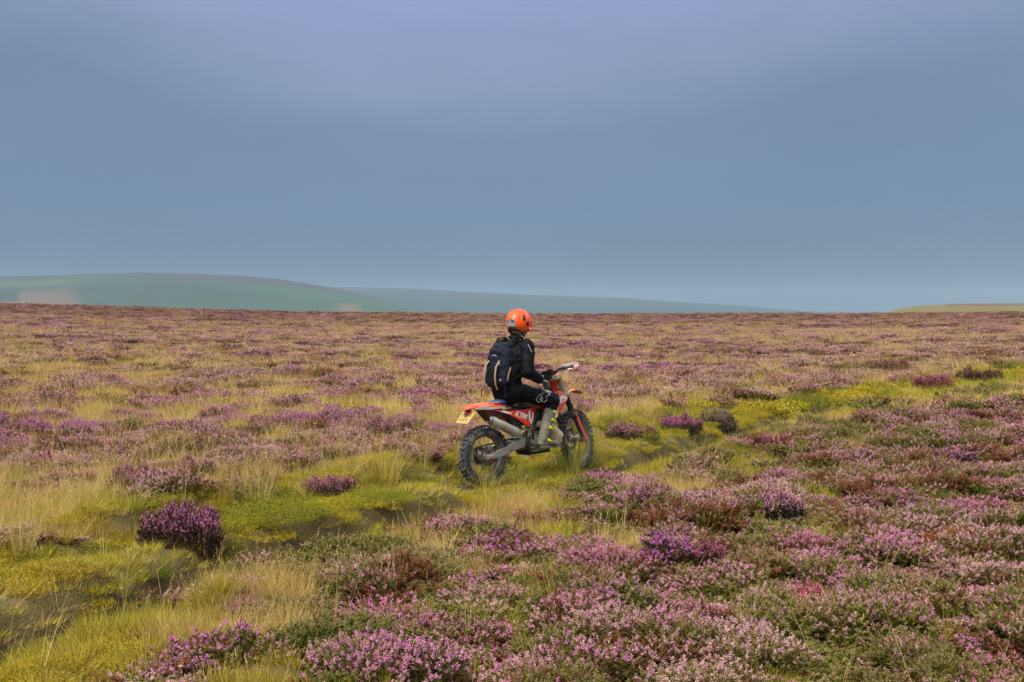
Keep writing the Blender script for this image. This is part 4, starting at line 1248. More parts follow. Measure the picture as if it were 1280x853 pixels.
# tank and radiator shrouds
secs = []
for x, z, hw_, zl in ((.68, .925, .085, .80), (.76, .965, .125, .76), (.86, .985, .15, .74), (.95, .985, .15, .76), (1.03, .965, .115, .82), (1.07, .94, .07, .86)):
    secs.append([(x, -hw_ * .8, zl), (x, -hw_, (z + zl) / 2), (x, -hw_ * .72, z - .01), (x, 0, z), (x, hw_ * .72, z - .01), (x, hw_, (z + zl) / 2), (x, hw_ * .8, zl), (x, 0, zl)])
s_ = PB(); s_.loft(secs); tk = s_.make('fuel_tank', mat('tank_translucent', (186, 178, 150), .4, dirt=MUD, dirt_amt=.1), bike, sub=1)
s_ = PB(); s_.lathe((.88, 0, .98), (0, 0, 1), [(0, .035), (.02, .035), (.026, .028), (.026, 0)], 16); s_.make('filler_cap', m_black, tk)
SH = [(.66, .835), (.78, .84), (.90, .93), (1.04, .955), (1.14, .92), (1.20, .865), (1.18, .83), (1.10, .79), (1.02, .70), (.95, .62), (.90, .605), (.87, .70), (.80, .775), (.70, .795)]
for sg in (-1, 1):
    fn = lambda c, sg=sg: (c.x, c.y + sg * (.055 * sstep(.68, 1.0, c.x) - .04 * sstep(1.08, 1.22, c.x) - .12 * (c.z - .82) ** 2), c.z)
    s_ = PB(); s_.prism(SH, sg * .125, sg * .137, .004, fn); o = s_.make('radiator_shroud', m_orange, bike)
    g = PB(); g.prism([(.985, .868), (1.08, .90), (1.145, .888), (1.19, .860), (1.15, .838), (1.07, .825), (1.02, .805), (1.04, .84)], sg * .1375, sg * .140, 0, fn); g.make('white_flash', m_white, o)
    g = PB(); g.prism([(.915, .775), (.99, .785), (.985, .665), (.93, .655)], sg * .1375, sg * .140, 0, fn); g.make('white_block', m_print, o)
    g = PB(); g.prism([(.80, .835), (.92, .925), (1.03, .95), (1.0, .925), (.93, .90), (.86, .84)], sg * .1375, sg * .140, 0, fn); g.make('red_flash', m_red, o)
    s_ = PB(); s_.box((1.03, sg * .095, .74), (.03, .10, .24), Matrix.Rotation(-.25, 3, 'Y'), .006); s_.make('radiator', m_steel, bike)
# air box, carburettor, hoses
s_ = PB(); s_.prism([(.34, .80), (.62, .80), (.66, .70), (.60, .60), (.46, .66)], -.09, .09, .01); s_.tube([(.60, -.02, .66), (.72, -.02, .58), (.79, -.01, .57)], [.04, .03, .026], 12); s_.make('air_box', m_black, bike)
s_ = PB()
s_.tube([(.66, -.105, .76), (.70, -.13, .64), (.64, -.13, .50), (.66, -.12, .40)], .010, 6)
s_.tube([(.98, -.11, .66), (.93, -.12, .58), (.87, -.09, .53)], .013, 6)
s_.tube([(.60, -.12, .70), (.63, -.14, .55), (.58, -.13, .44)], .008, 6)
s_.make('hose', m_black, bike)
for sg in (-1, 1):
    s_ = PB(); s_.tube([(.62, sg * .10, .40), (.62, sg * .17, .395)], .012, 8); s_.box((.62, sg * .215, .395), (.055, .10, .022), bev=.005); s_.make('footpeg', m_steel, bike)
s_ = PB(); s_.tube([(.60, -.14, .36), (.70, -.165, .335), (.80, -.17, .34), (.86, -.17, .35)], .009, 8); s_.box((.88, -.175, .352), (.035, .04, .014), bev=.003); s_.make('brake_pedal', m_alu, bike)
s_ = PB(); s_.tube([(.62, .13, .37), (.74, .15, .37), (.80, .165, .385)], .007, 8); s_.box((.81, .175, .387), (.02, .05, .02), bev=.004); s_.make('shift_lever', m_alu, bike)
# fork, turned with the bars
TOP = 1.12
def on_axis(z, off=.055):                        # the fork line is ahead of and parallel to the steering axis
    p = AX_F + ST_D * ((z - AX_F.z) / ST_D.z)
    return p + Vector((-.012, 0, 0))
for sg in (-1, 1):
    s_ = PB(); s_.tube([on_axis(.35) + Vector((-.0, sg * .10, 0)), on_axis(.62) + Vector((0, sg * .10, 0))], .024, 14); lg = s_.make('fork_leg', m_steel, bike, xf=XS)
    s_ = PB(); s_.tube([on_axis(.87) + Vector((0, sg * .10, 0)), on_axis(TOP) + Vector((0, sg * .10, 0))], [.033, .031], 16)
    s_.make('outer_tube', m_alu, lg, xf=XS)
    s_ = PB(); s_.tube([on_axis(.58) + Vector((0, sg * .10, 0)), on_axis(.61) + Vector((0, sg * .10, 0)), on_axis(.88) + Vector((0, sg * .10, 0))], [.030, .035, .033], 16)
    s_.make('lower_tube', m_fork, lg, xf=XS)
    s_ = PB(); f0 = on_axis(.34) + Vector((.030, sg * .112, 0)); f1 = on_axis(.66) + Vector((.034, sg * .112, 0))
    s_.tube([f0 + Vector((.01, 0, -.02)), f0, f0.lerp(f1, .5), f1], [.028, .040, .032, .022], 10, .30, up=(1, 0, 0)); s_.make('fork_guard', m_orange, lg, xf=XS)
    s_ = PB(); f0 = on_axis(.42) + Vector((-.026, sg * .116, 0)); f1 = on_axis(.80) + Vector((-.02, sg * .116, 0))
    s_.tube([f0, f0.lerp(f1, .5), f1], [.020, .026, .024], 10, .34, up=(1, 0, 0)); s_.make('guard_plate', m_fork, lg, xf=XS)
    s_ = PB(); s_.box(AX_F + Vector((-.005, sg * .098, .0)), (.055, .04, .08), Matrix.Rotation(-RAKE, 3, 'Y'), .01); s_.make('axle_clamp', m_alu, lg, xf=XS)
s_ = PB(); s_.lathe(AX_F - Vector((0, .125, 0)), (0, 1, 0), [(0, .003), (0, .014), (.25, .014), (.25, .003)], 12); s_.make('front_axle', m_steel, bike, xf=XS)
s_ = PB(); s_.box(AX_F + Vector((-.095, .078, .085)), (.05, .05, .09), Matrix.Rotation(.7, 3, 'Y'), .012); s_.make('front_caliper', m_steel, bike, xf=XS)
s_ = PB()
for zz, th in ((.875, .045), (1.085, .034)):
    c_ = on_axis(zz) + Vector((-.02, 0, 0))
    s_.box(c_, (.085, .275, th), Matrix.Rotation(-RAKE, 3, 'Y'), .012)
s_.make('triple_clamp', m_alu, bike, xf=XS)
# handlebar, grips, levers, guards
hb_c = on_axis(1.11) + Vector((-.035, 0, .045))
def bar(yy, k=1):
    a = abs(yy)
    return hb_c + Vector((-.10 * sstep(.14, .41, a) - .0, yy, .030 * sstep(.07, .22, a)))
s_ = PB(); s_.tube([bar(v) for v in np.linspace(-.40, .40, 29)], .0125, 10); hbar = s_.make('handlebar', m_fork, bike, xf=XS)
s_ = PB(); s_.box(hb_c + Vector((0, 0, -.035)), (.05, .10, .075), bev=.01); s_.box(hb_c + Vector((0, 0, .012)), (.06, .15, .045), bev=.018); s_.make('bar_pad', m_black, hbar, xf=XS)
s_ = PB(); s_.box(hb_c + Vector((-.035, -.06, .03)), (.05, .05, .03), bev=.006); s_.make('start_switch', m_black, hbar, xf=XS)
for sg in (-1, 1):
    s_ = PB(); s_.tube([bar(sg * v) for v in (.275, .29, .32, .36, .395, .402)], [.020, .0175, .0165, .0165, .0175, .021], 12); s_.make('grip', m_black, hbar, xf=XS)
    s_ = PB(); q = bar(sg * .25); s_.box(q + Vector((.01, 0, -.005)), (.045, .05, .04), bev=.008); s_.tube([q + Vector((.03, 0, 0)), q + Vector((.06, sg * .05, -.01)), q + Vector((.045, sg * .15, -.012))], [.008, .007, .006], 8); s_.make('lever', m_steel, hbar, xf=XS)
    # wrap-round guard: bar end forward round the knuckles to a clamp inboard
    s_ = PB(); secs = []
    for f in np.linspace(0, 1, 9):
        yy = .435 - .265 * f
        xx = .015 + .115 * math.sin(math.pi * min(1, f * 1.15 + .12)) * (1 - .25 * f)
        base = bar(sg * min(yy, .40)); base = Vector((base.x + xx, sg * yy, base.z + .012))
        hh = .016 + .020 * math.sin(math.pi * (f * .85 + .08)); n_ = Vector((.007, sg * .004, 0))
        secs.append([base + Vector((-.02, 0, -hh)), base + Vector((.0, 0, -hh * .2)), base + Vector((-.012, 0, hh)), base + Vector((-.004, 0, hh)) + n_, base + Vector((.008, 0, -hh * .2)) + n_, base + Vector((-.012, 0, -hh)) + n_])
    s_.loft(secs); hg = s_.make('handguard', m_white, bike, xf=XS)
    s_ = PB(); base = bar(sg * .40); s_.box(Vector((base.x + .045, sg * .415, base.z - .030)), (.075, .045, .042), Matrix.Rotation(.25, 3, 'Y'), .012); s_.make('guard_tip', m_orange, hg, xf=XS)
    s_ = PB(); q = bar(sg * .31); s_.prism([(q.x + .108, q.z - .008), (q.x + .13, q.z - .008), (q.x + .13, q.z + .032), (q.x + .108, q.z + .032)], sg * .25, sg * .38, .003); s_.make('guard_graphic', mat('grey_print', (96, 98, 128), .5), hg, xf=XS)
s_ = PB(); s_.tube([bar(-.24), bar(-.2) + Vector((.08, .04, .02)), hb_c + Vector((.12, -.03, -.02)), on_axis(.9) + Vector((.09, -.02, 0))], .005, 6); s_.tube([bar(.24), bar(.2) + Vector((.08, -.04, .02)), hb_c + Vector((.11, .03, -.03)), on_axis(.85) + Vector((.06, .1, 0)), AX_F + Vector((-.07, .12, .1))], .005, 6); s_.make('cable', m_black, bike, xf=XS)
# headlight mask
s_ = PB(); hm_ = on_axis(1.0) + Vector((.075, 0, 0))
secs = []
for f, hw_, dx in ((-.135, .055, .04), (-.08, .085, .055), (0, .10, .06), (.08, .095, .035), (.14, .07, .0), (.165, .045, -.02)):
    c_ = hm_ + Vector((dx, 0, f))
    secs.append([c_ + Vector((-.05, -hw_, 0)), c_ + Vector((-.01, -hw_ * .8, 0)), c_ + Vector((.012, 0, 0)), c_ + Vector((-.01, hw_ * .8, 0)), c_ + Vector((-.05, hw_, 0)), c_ + Vector((-.056, hw_ * .96, 0)), c_ + Vector((-.018, hw_ * .7, 0)), c_ + Vector((.004, 0, 0)), c_ + Vector((-.018, -hw_ * .7, 0)), c_ + Vector((-.056, -hw_ * .96, 0))])
s_.loft(secs); mk = s_.make('headlight_mask', m_orange, bike, xf=XS)
s_ = PB(); c_ = hm_ + Vector((.066, 0, -.01)); s_.box(c_, (.02, .12, .075), bev=.012); s_.make('headlight', mat('lamp_glass', (220, 224, 228), .08), mk, xf=XS)
# front fender
ff = on_axis(.87) + Vector((.05, 0, 0))
fender([(ff.x - .14, ff.z - .045, .050, .02), (ff.x - .05, ff.z - .005, .066, .022), (ff.x + .06, ff.z + .045, .078, .022), (ff.x + .18, ff.z + .068, .078, .022), (ff.x + .30, ff.z + .062, .070, .016), (ff.x + .42, ff.z + .036, .056, .012), (ff.x + .51, ff.z + .004, .024, .006)], 'front_fender', m_orange, xf=XS, thick=.010)
s_ = PB(); s_.prism([(ff.x - .02, ff.z + .02), (ff.x + .10, ff.z + .075), (ff.x + .20, ff.z + .078), (ff.x + .10, ff.z + .045), (ff.x + .0, ff.z + .012)], -.045, .045, .006); s_.make('fender_stay', m_orange, bike, xf=XS)
s_ = PB(); s_.tube([(.60, .12, .33), (.50, .17, .30), (.30, .19, .33), (.18, .18, .36)], .011, 8); s_.make('kickstand', m_steel, bike)

# ------------------------------------------------------------------ the rider
m_skin = mat('skin', (206, 150, 122), .5)
m_jacket = mat('jacket_cloth', (9, 10, 17), .62, scale=30, bump=.3)
m_trouser = mat('trouser_cloth', (11, 11, 19), .6, scale=30, bump=.3)
m_boot = mat('boot_leather', (100, 102, 88), .6, dirt=MUD, dirt_amt=.35, scale=16)
m_lime = mat('lime_plastic', (196, 206, 40), .4)
m_glove = mat('glove_cloth', (122, 120, 128), .7, scale=40, bump=.3)
m_helmet = mat('helmet_shell', (246, 84, 10), .36, dirt=MUD, dirt_amt=.05, coat=.1, scale=6)
m_hgrey = mat('reflective_grey', (168, 160, 166), .4)
m_pack = mat('pack_cloth', (28, 33, 47), .75, scale=40, bump=.4)
m_pack2 = mat('pack_dark', (18, 19, 26), .75, scale=40, bump=.4)
m_tan = mat('tan_webbing', (150, 128, 102), .8)

for m_ in (m_jacket, m_trouser, m_pack2, m_pack):
    m_.node_tree.nodes['Principled BSDF'].inputs['Specular IOR Level'].default_value = 0.12
person = empty('person', (BX, BY, -0.03)); person.rotation_euler = bike.rotation_euler
tag(person, 'rider in black jacket and orange helmet sitting on the motorcycle with his back to us', 'person')

def blob(parts, name, material, parent, voxel=.011, smooth=6, folds=0.0, fscale=9.0, fdir=None, seed=0, cut=None):
    """tapered capsules and ellipsoids fused into one continuous skin"""
    bm = bmesh.new()
    for p in parts:
        if p[0] == 'cap':
            _, a, ra, b_, rb = p[:5]; fl = p[5] if len(p) > 5 else (1, 1)
            a, b_ = Vector(a), Vector(b_); d = (b_ - a)
            L = d.length; d.normalize()
            ref = Vector((0, 1, 0)) if abs(d.y) < .9 else Vector((1, 0, 0))
            u_ = (ref - d * ref.dot(d)).normalized(); w_ = d.cross(u_)
            prof = [(-ra * math.cos(t_), ra * math.sin(t_)) for t_ in np.linspace(.12, math.pi / 2, 6)] + [(L + rb * math.sin(t_), rb * math.cos(t_)) for t_ in np.linspace(0, math.pi / 2 - .12, 6)]
            rings = []
            for s1, r1 in prof:
                rings.append([bm.verts.new(a + d * s1 + u_ * math.cos(k * math.pi / 9) * r1 * fl[0] + w_ * math.sin(k * math.pi / 9) * r1 * fl[1]) for k in range(18)])
            for i in range(len(rings) - 1):
                for k in range(18): bm.faces.new((rings[i][k], rings[i][(k + 1) % 18], rings[i + 1][(k + 1) % 18], rings[i + 1][k]))
            bm.faces.new(list(reversed(rings[0]))); bm.faces.new(rings[-1])
        else:
            _, c, r3, rot = p
            g = bmesh.ops.create_uvsphere(bm, u_segments=24, v_segments=16, radius=1.0)
            M = Matrix.Translation(c) @ (rot.to_4x4() if rot else Matrix.Identity(4)) @ Matrix.Diagonal((*r3, 1))
            for v in g['verts']: v.co = M @ v.co
    bmesh.ops.recalc_face_normals(bm, faces=bm.faces)
    me = bpy.data.meshes.new('t'); bm.to_mesh(me); bm.free()
    o = bpy.data.objects.new('t', me); C.objects.link(o)
    md = o.modifiers.new('r', 'REMESH'); md.mode = 'VOXEL'; md.voxel_size = voxel
    ms = o.modifiers.new('s', 'SMOOTH'); ms.factor = .5; ms.iterations = smooth
    dg = bpy.context.evaluated_depsgraph_get()
    m2 = bpy.data.meshes.new_from_object(o.evaluated_get(dg)); bpy.data.objects.remove(o)
    m2.name = name
    n = len(m2.vertices); co = np.zeros(n * 3, np.float32); m2.vertices.foreach_get('co', co); co = co.reshape(-1, 3)
    if folds:
        nv = np.array([tuple(v.normal) for v in m2.vertices])
        for i in range(n):
            p = Vector(co[i]) * fscale + Vector((seed, 0, 0))
            if fdir: p = Vector((p.x * fdir[0], p.y * fdir[1], p.z * fdir[2]))
            q = mnoise.noise(p) + .5 * mnoise.noise(p * 2.1)
            r_ = (1 - abs(q)) ** 3 - .35
            co[i] += nv[i] * folds * r_
        m2.vertices.foreach_set('co', co.ravel())
    m2.update()
    m2.polygons.foreach_set('use_smooth', [True] * len(m2.polygons))
    return link_mesh(name, m2, material, parent)

HIP = {s: Vector((.42, s * .10, 1.01)) for s in (-1, 1)}
KNEE = {-1: Vector((.875, -.225, .865)), 1: Vector((.87, .20, .93))}
ANK = {-1: Vector((.69, -.235, .44)), 1: Vector((.67, .225, .455))}
TOE = {-1: Vector((.895, -.235, .372)), 1: Vector((.89, .235, .40))}
PEL = Vector((.40, 0, 1.03)); WST = Vector((.40, 0, 1.20)); CHE = Vector((.485, 0, 1.40)); NCK = Vector((.575, 0, 1.575)); HED = Vector((.635, 0, 1.725))
SHO = {-1: Vector((.545, -.205, 1.50)), 1: Vector((.56, .195, 1.505))}
def bar_w(v): return XS @ bar(v)
GL = bar_w(.335)
ELB = {-1: Vector((.455, -.29, 1.22)), 1: Vector((.66, .34, 1.27))}
WRI = {-1: Vector((.705, -.235, 1.105)), 1: GL + Vector((-.075, .0, .022))}
def hand(sg, grow=0.0):
    """palm, five fingers bent round the grip (left) or lying curled over the thigh (right)"""
    P_ = []
    w0 = WRI[sg]
    if sg > 0:
        fw = (GL - w0).normalized(); ax = (bar_w(.40) - bar_w(.28)).normalized(); dn = Vector((0, 0, -1))
        pc = GL + Vector((-.02, 0, .022))
        P_.append(('cap', w0, .026 + grow, pc, .030 + grow, (1.25, .7)))
        for i, L in enumerate((.9, 1.0, .95, .75)):
            o_ = ax * (-.033 + .022 * i)
            k1 = GL + o_ + Vector((.012, 0, .028)); k2 = GL + o_ + Vector((.034 * L, 0, .006)); k3 = GL + o_ + Vector((.022 * L, 0, -.024)); k4 = GL + o_ + Vector((-.006, 0, -.030))
            P_ += [('cap', pc + o_, .0105 + grow, k1, .0098 + grow), ('cap', k1, .0098 + grow, k2, .009 + grow), ('cap', k2, .009 + grow, k3, .0085 + grow), ('cap', k3, .0085 + grow, k4, .0075 + grow)]
        t0 = pc + ax * -.035 + Vector((-.01, 0, -.005))
        P_ += [('cap', t0, .013 + grow, GL + ax * -.052 + Vector((.0, 0, -.018)), .011 + grow), ('cap', GL + ax * -.052 + Vector((.0, 0, -.018)), .011 + grow, GL + ax * -.045 + Vector((.020, 0, -.030)), .009 + grow)]
    else:
        fw = Vector((.93, .20, -.30)).normalized(); side = Vector((-.15, -.97, -.05)).normalized(); nrm = side.cross(fw)
        if nrm.z < 0: nrm = -nrm
        pc = w0 + fw * .075
        P_.append(('cap', w0, .027 + grow, pc, .033 + grow, (1.25, .62)))
        for i, L in enumerate((.85, 1.0, .93, .72)):
            o_ = side * (.030 - .021 * (3 - i))
            k1 = pc + o_ + fw * .012; k2 = k1 + fw * .036 * L - nrm * .010; k3 = k2 + fw * .020 * L - nrm * .018; k4 = k3 + fw * .006 - nrm * .018
            P_ += [('cap', k1, .0105 + grow, k2, .0095 + grow), ('cap', k2, .0095 + grow, k3, .009 + grow), ('cap', k3, .009 + grow, k4, .008 + grow)]
        t0 = w0 + fw * .035 - side * .028
        P_ += [('cap', t0, .014 + grow, t0 + fw * .034 - side * .018 - nrm * .006, .0115 + grow), ('cap', t0 + fw * .034 - side * .018 - nrm * .006, .0115 + grow, t0 + fw * .06 - side * .012 - nrm * .016, .0095 + grow)]
    return P_
HR = Matrix.Rotation(R(12), 3, 'Z') @ Matrix.Rotation(R(8), 3, 'Y')
def HP(x, y, z): return HED + HR @ Vector((x, y, z))
body = []
body += [('cap', PEL, .125, WST, .115, (1.15, .85)), ('cap', WST, .115, CHE, .13, (1.2, .8)), ('cap', CHE, .12, NCK - Vector((.02, 0, .06)), .085, (1.4, .8)), ('cap', SHO[-1], .06, SHO[1], .06),
         ('cap', NCK - Vector((.02, 0, .04)), .062, HED + Vector((-.02, 0, -.06)), .056)]
for s in (-1, 1):
    body += [('cap', HIP[s], .085, KNEE[s], .058), ('cap', KNEE[s], .056, ANK[s].lerp(KNEE[s], .6), .052), ('cap', ANK[s].lerp(KNEE[s], .6), .052, ANK[s], .036), ('cap', ANK[s], .034, TOE[s], .028),
             ('cap', SHO[s], .050, ELB[s], .040), ('cap', ELB[s], .040, WRI[s], .026)] + hand(s)
body += [('ell', HP(0, 0, .02), (.098, .076, .108), HR), ('cap', HP(.02, 0, -.04), .062, HP(.062, 0, -.085), .030), ('cap', HP(.09, 0, .02), .012, HP(.118, 0, -.022), .014),
         ('cap', HP(.086, -.022, -.055), .010, HP(.086, .022, -.055), .010), ('cap', HP(.080, -.035, .035), .013, HP(.080, .035, .035), .013),
         ('ell', HP(.0, -.078, -.005), (.018, .008, .030), HR), ('ell', HP(.0, .078, -.005), (.018, .008, .030), HR)]
blob(body, 'body', m_skin, person, .0085, 3)
for s in (-1, 1):
    e_ = PB(); e_.lathe(HP(.079, s * .032, .014), HR @ Vector((1, s * .2, 0)), [(-.01, .0), (-.004, .011), (.004, .010), (.009, .005), (.010, 0)], 12); e_.make('eye', m_print, person)
# jacket
jk = [('cap', PEL + Vector((-.0, 0, -.03)), .165, WST, .156, (1.18, .92)), ('cap', WST, .158, CHE, .168, (1.24, .90)), ('cap', CHE, .148, NCK + Vector((-.03, 0, -.085)), .10, (1.5, .85)),
      ('cap', SHO[-1] + Vector((0, 0, -.01)), .080, SHO[1] + Vector((0, 0, -.01)), .080), ('cap', NCK - Vector((.03, 0, .06)), .076, NCK + Vector((-.005, 0, .012)), .068)]
for s in (-1, 1):
    e2 = ELB[s]
    jk += [('cap', SHO[s], .084, e2, .076), ('cap', e2, .076, WRI[s].lerp(e2, .15), .048)]
jacket = blob(jk, 'jacket', m_jacket, person, .010, 5, folds=.011, fscale=6.5, fdir=(1, 1, 1.7), seed=3)
s_ = PB(); rr = [NCK + Vector((-.005 + .068 * math.cos(a), .068 * math.sin(a), .022 - .012 * math.cos(a))) for a in np.linspace(0, 6.283, 25)[:-1]]
s_.tube(rr, .012, 8, 1.8, up=(0, 0, 1), closed=True); s_.make('collar', m_jacket, jacket)
s_ = PB(); a_, b_ = SHO[-1] + Vector((-.045, -.062, .02)), ELB[-1] + Vector((-.0, -.066, .08))
s_.tube([SHO[-1] + Vector((-.05, -.035, .055)), a_ + Vector((0, -.006, 0)), a_.lerp(b_, .5) + Vector((.02, -.014, .03))], .003, 6); s_.make('sleeve_piping', m_hgrey, jacket)
# trousers
tr = [('cap', PEL + Vector((.02, 0, -.03)), .135, PEL + Vector((.03, 0, .05)), .125, (1.2, .9))]
for s in (-1, 1):
    sh_ = KNEE[s].lerp(ANK[s], .30)
    tr += [('cap', HIP[s], .105, HIP[s].lerp(KNEE[s], .55), .092), ('cap', HIP[s].lerp(KNEE[s], .55), .092, KNEE[s], .080), ('ell', KNEE[s] + Vector((.012, 0, .0)), (.082, .076, .088), None), ('cap', KNEE[s], .076, sh_, .070)]
trous = blob(tr, 'trousers', m_trouser, person, .010, 5, folds=.013, fscale=9, seed=9)
s_ = PB()
s_.tube([HIP[1].lerp(KNEE[1], .62) + Vector((0, -.03, .105)), KNEE[1] + Vector((.0, -.04, .082))], [.034, .04], 8, .25, up=(0, 1, 0))
s_.tube([HIP[-1].lerp(KNEE[-1], .66) + Vector((0, .075, .075)), KNEE[-1] + Vector((-.02, .075, .055))], [.018, .022], 8, .4, up=(0, 1, 0))
s_.make('green_patch', mat('green_print', (150, 172, 96), .6), trous)
# white line emblem over the right knee, laid on the cloth (a strip following the surface)
bv = bpy.data.meshes.new('x'); bpy.data.meshes.remove(bv)
from mathutils.bvhtree import BVHTree
_bm = bmesh.new(); _bm.from_mesh(trous.data); T = BVHTree.FromBMesh(_bm); _bm.free()
def decal(loops, org, ex, ez, scale, name, material, parent, tree, r=.0042):
    ex = Vector(ex).normalized(); nrm = Vector(ez).normalized(); ey = nrm.cross(ex).normalized()
    s_ = PB()
    for L in loops:
        pts = []
        n = len(L)
        for i in range(n):
            a, b_ = L[i], L[(i + 1) % n]
            for f in (0, .5):
                u_, v_ = a[0] + (b_[0] - a[0]) * f, a[1] + (b_[1] - a[1]) * f
                o_ = Vector(org) + ex * u_ * scale + ey * v_ * scale + nrm * .25
                hit = tree.ray_cast(o_, -nrm)
                pts.append((hit[0] if hit[0] else o_ - nrm * .25) + nrm * .002)
        s_.tube(pts, r, 5, .45, closed=True)
    return s_.make(name, material, parent, auto=80)
head_loop = [(-.50, -.42), (-.20, -.50), (.02, -.36), (.20, -.42), (.36, -.26), (.22, -.12), (.34, .06), (.50, .14), (.56, .46), (.40, .56), (.34, .34), (.22, .24), (.20, .52), (.04, .58), (-.02, .30), (-.10, .10), (-.22, -.06), (-.38, -.10)]
inner = [(-.30, -.34), (-.12, -.38), (.0, -.26), (-.14, -.18)]
mid = HIP[-1].lerp(KNEE[-1], .64) + Vector((0, 0, .0))
legd = (KNEE[-1] - HIP[-1]).normalized()
decal([head_loop, inner], mid, legd, Vector((-.05, -1, .30)), .165, 'white_emblem', m_print, trous, T)
# boots
for s in (-1, 1):
    k_, a_, t_ = KNEE[s], ANK[s], TOE[s]
    top = k_.lerp(a_, .24)
    bt = [('cap', top, .072, k_.lerp(a_, .7), .062), ('cap', k_.lerp(a_, .7), .062, a_, .054), ('cap', a_ + Vector((-.035, 0, -.045)), .046, a_ + Vector((.03, 0, -.035)), .05), ('cap', a_ + Vector((.02, 0, -.03)), .050, t_, .040, (1.05, .9))]
    bo = blob(bt, 'boot', m_boot, person, .009, 3, folds=.003, fscale=14, seed=s)
    s_ = PB(); h0 = a_ + Vector((-.075, 0, -.085)); d_ = (t_ - a_); 
    out_ = [(h0.x, h0.z), (h0.x + .10, h0.z - .004), (t_.x - .06, t_.z - .042), (t_.x + .035, t_.z - .030), (t_.x + .04, t_.z - .014), (t_.x - .06, t_.z - .026), (h0.x + .10, h0.z + .016), (h0.x, h0.z + .018)]
    s_.prism(out_, a_.y - .05, a_.y + .045, .004); s_.make('sole', m_steel if False else mat('boot_sole', (110, 96, 78), .8), bo)
    for f in (.30, .50, .70, .96):
        c_ = k_.lerp(a_, f) + Vector((.022, s * .070, .0)) if f < .9 else a_ + Vector((.05, s * .056, -.012))
        q = PB(); q.box(c_, (.054, .018, .032), Matrix.Rotation(.5, 3, 'Y'), .005); q.make('buckle', m_lime, bo)
        q = PB(); q.tube([c_ + Vector((.035, -s * .006, .006)), c_ + Vector((.052, -s * .045, .008))], .009, 6, .5); q.make('strap', m_black if f > .4 else m_lime, bo)
# gloves
for s in (-1, 1): blob(hand(s, .004) + [('cap', WRI[s].lerp(ELB[s], .12), .034, WRI[s], .032)], 'glove', m_glove if s < 0 else mat('black_glove', (48, 48, 56), .7), person, .0045, 2)
# helmet: shell open at the face and the nape, with trim, patch, vents and peak
def helmet_shell():
    b = PB(); NU, NV = 48, 26
    grid = []
    for j in range(NV):
        row = []
        for i in range(NU):
            a = 2 * math.pi * i / NU              # 0 = front
            ca, sa = math.cos(a), math.sin(a)
            # lower edge: high over the brow, down over the ears, up a little over the nape
            lo = -.075 * (1 - ca) / 2 - .060 * abs(sa) ** 3 * (ca < .75) + .030 * max(0, ca) + .012 * max(0, -ca - .6)
            e_hi = math.pi / 2
            e_lo = math.asin(max(-.9, min(.9, lo / .135)))
            e_ = e_hi + (e_lo - e_hi) * j / (NV - 1)
            rr = Vector((.158 * math.cos(e_) * ca, .138 * math.cos(e_) * sa, .155 * math.sin(e_)))
            bulge = 1 + .05 * max(0, -ca) * math.cos(e_) ** 2
            rr.x *= bulge
            row.append(rr)
        grid.append(row)
    outv = [[b.b.verts.new(HP(*(p + Vector((-.008, 0, .035))))) for p in row] for row in grid[1:]]
    top = b.b.verts.new(HP(*(grid[0][0] + Vector((-.008, 0, .035)))))
    for i in range(NU): b.b.faces.new((top, outv[0][i], outv[0][(i + 1) % NU]))
    for j in range(len(outv) - 1):
        for i in range(NU): b.b.faces.new((outv[j][i], outv[j + 1][i], outv[j + 1][(i + 1) % NU], outv[j][(i + 1) % NU]))
    o = b.make('helmet', m_helmet, person)
    md = o.modifiers.new('thick', 'SOLIDIFY'); md.thickness = .022; md.offset = -1
    rim = [HP(*(grid[-1][i] * .985 + Vector((-.008, 0, .035)))) for i in range(NU)]
    t_ = PB(); t_.tube(rim, .0115, 8, closed=True); t_.make('helmet_trim', m_fork, o)
    return o, grid
hel, HG = helmet_shell()
def on_shell(a, e_, off=.0):
    ca, sa = math.cos(a), math.sin(a)
    rr = Vector((.158 * math.cos(e_) * ca, .138 * math.cos(e_) * sa, .155 * math.sin(e_)))
    rr.x *= 1 + .05 * max(0, -ca) * math.cos(e_) ** 2
    return HP(*(rr * (1 + off) + Vector((-.008, 0, .035))))
def shell_patch(a0, a1, e0, e1, name, material, off=.012, top_in=0.0, nu=10, nv=6, thick=.003):
    b = PB(); g = []
    for j in range(nv):
        e_ = e0 + (e1 - e0) * j / (nv - 1); k = top_in * j / (nv - 1)
        g.append([b.b.verts.new(on_shell(a0 + k + (a1 - a0 - 2 * k) * i / (nu - 1), e_, off)) for i in range(nu)])
    for j in range(nv - 1):
        for i in range(nu - 1): b.b.faces.new((g[j][i], g[j][i + 1], g[j + 1][i + 1], g[j + 1][i]))
    o = b.make(name, material, hel); md = o.modifiers.new('thick', 'SOLIDIFY'); md.thickness = thick; md.offset = 1
    return o
BK = math.pi + .0
shell_patch(BK - .50, BK + .50, R(-26), R(8), 'rear_patch', m_hgrey, top_in=.12)
c_ = on_shell(BK, R(1), .045)
lettering('KTM', .046, frame_m(c_ , HR @ Vector((0, -1, 0)), HR @ Vector((-1, 0, .12))), 'dark_lettering', mat('grey_ink', (58, 62, 74), .5), hel, .0015, .2, .0012)
for s in (-1, 1):
    shell_patch(s * 2.05 - .10, s * 2.05 + .10, R(5), R(30), 'vent', m_fork, .004)
    shell_patch(s * 1.72 - .13, s * 1.72 + .13, R(-14), R(2), 'side_vent', m_fork, .004)
    shell_patch(s * 2.62 - .05, s * 2.62 + .05, R(50), R(74), 'crown_vent', m_red, .004)
shell_patch(BK - .8, BK + .8, R(52), R(60), 'crown_stripe', m_red, .003)
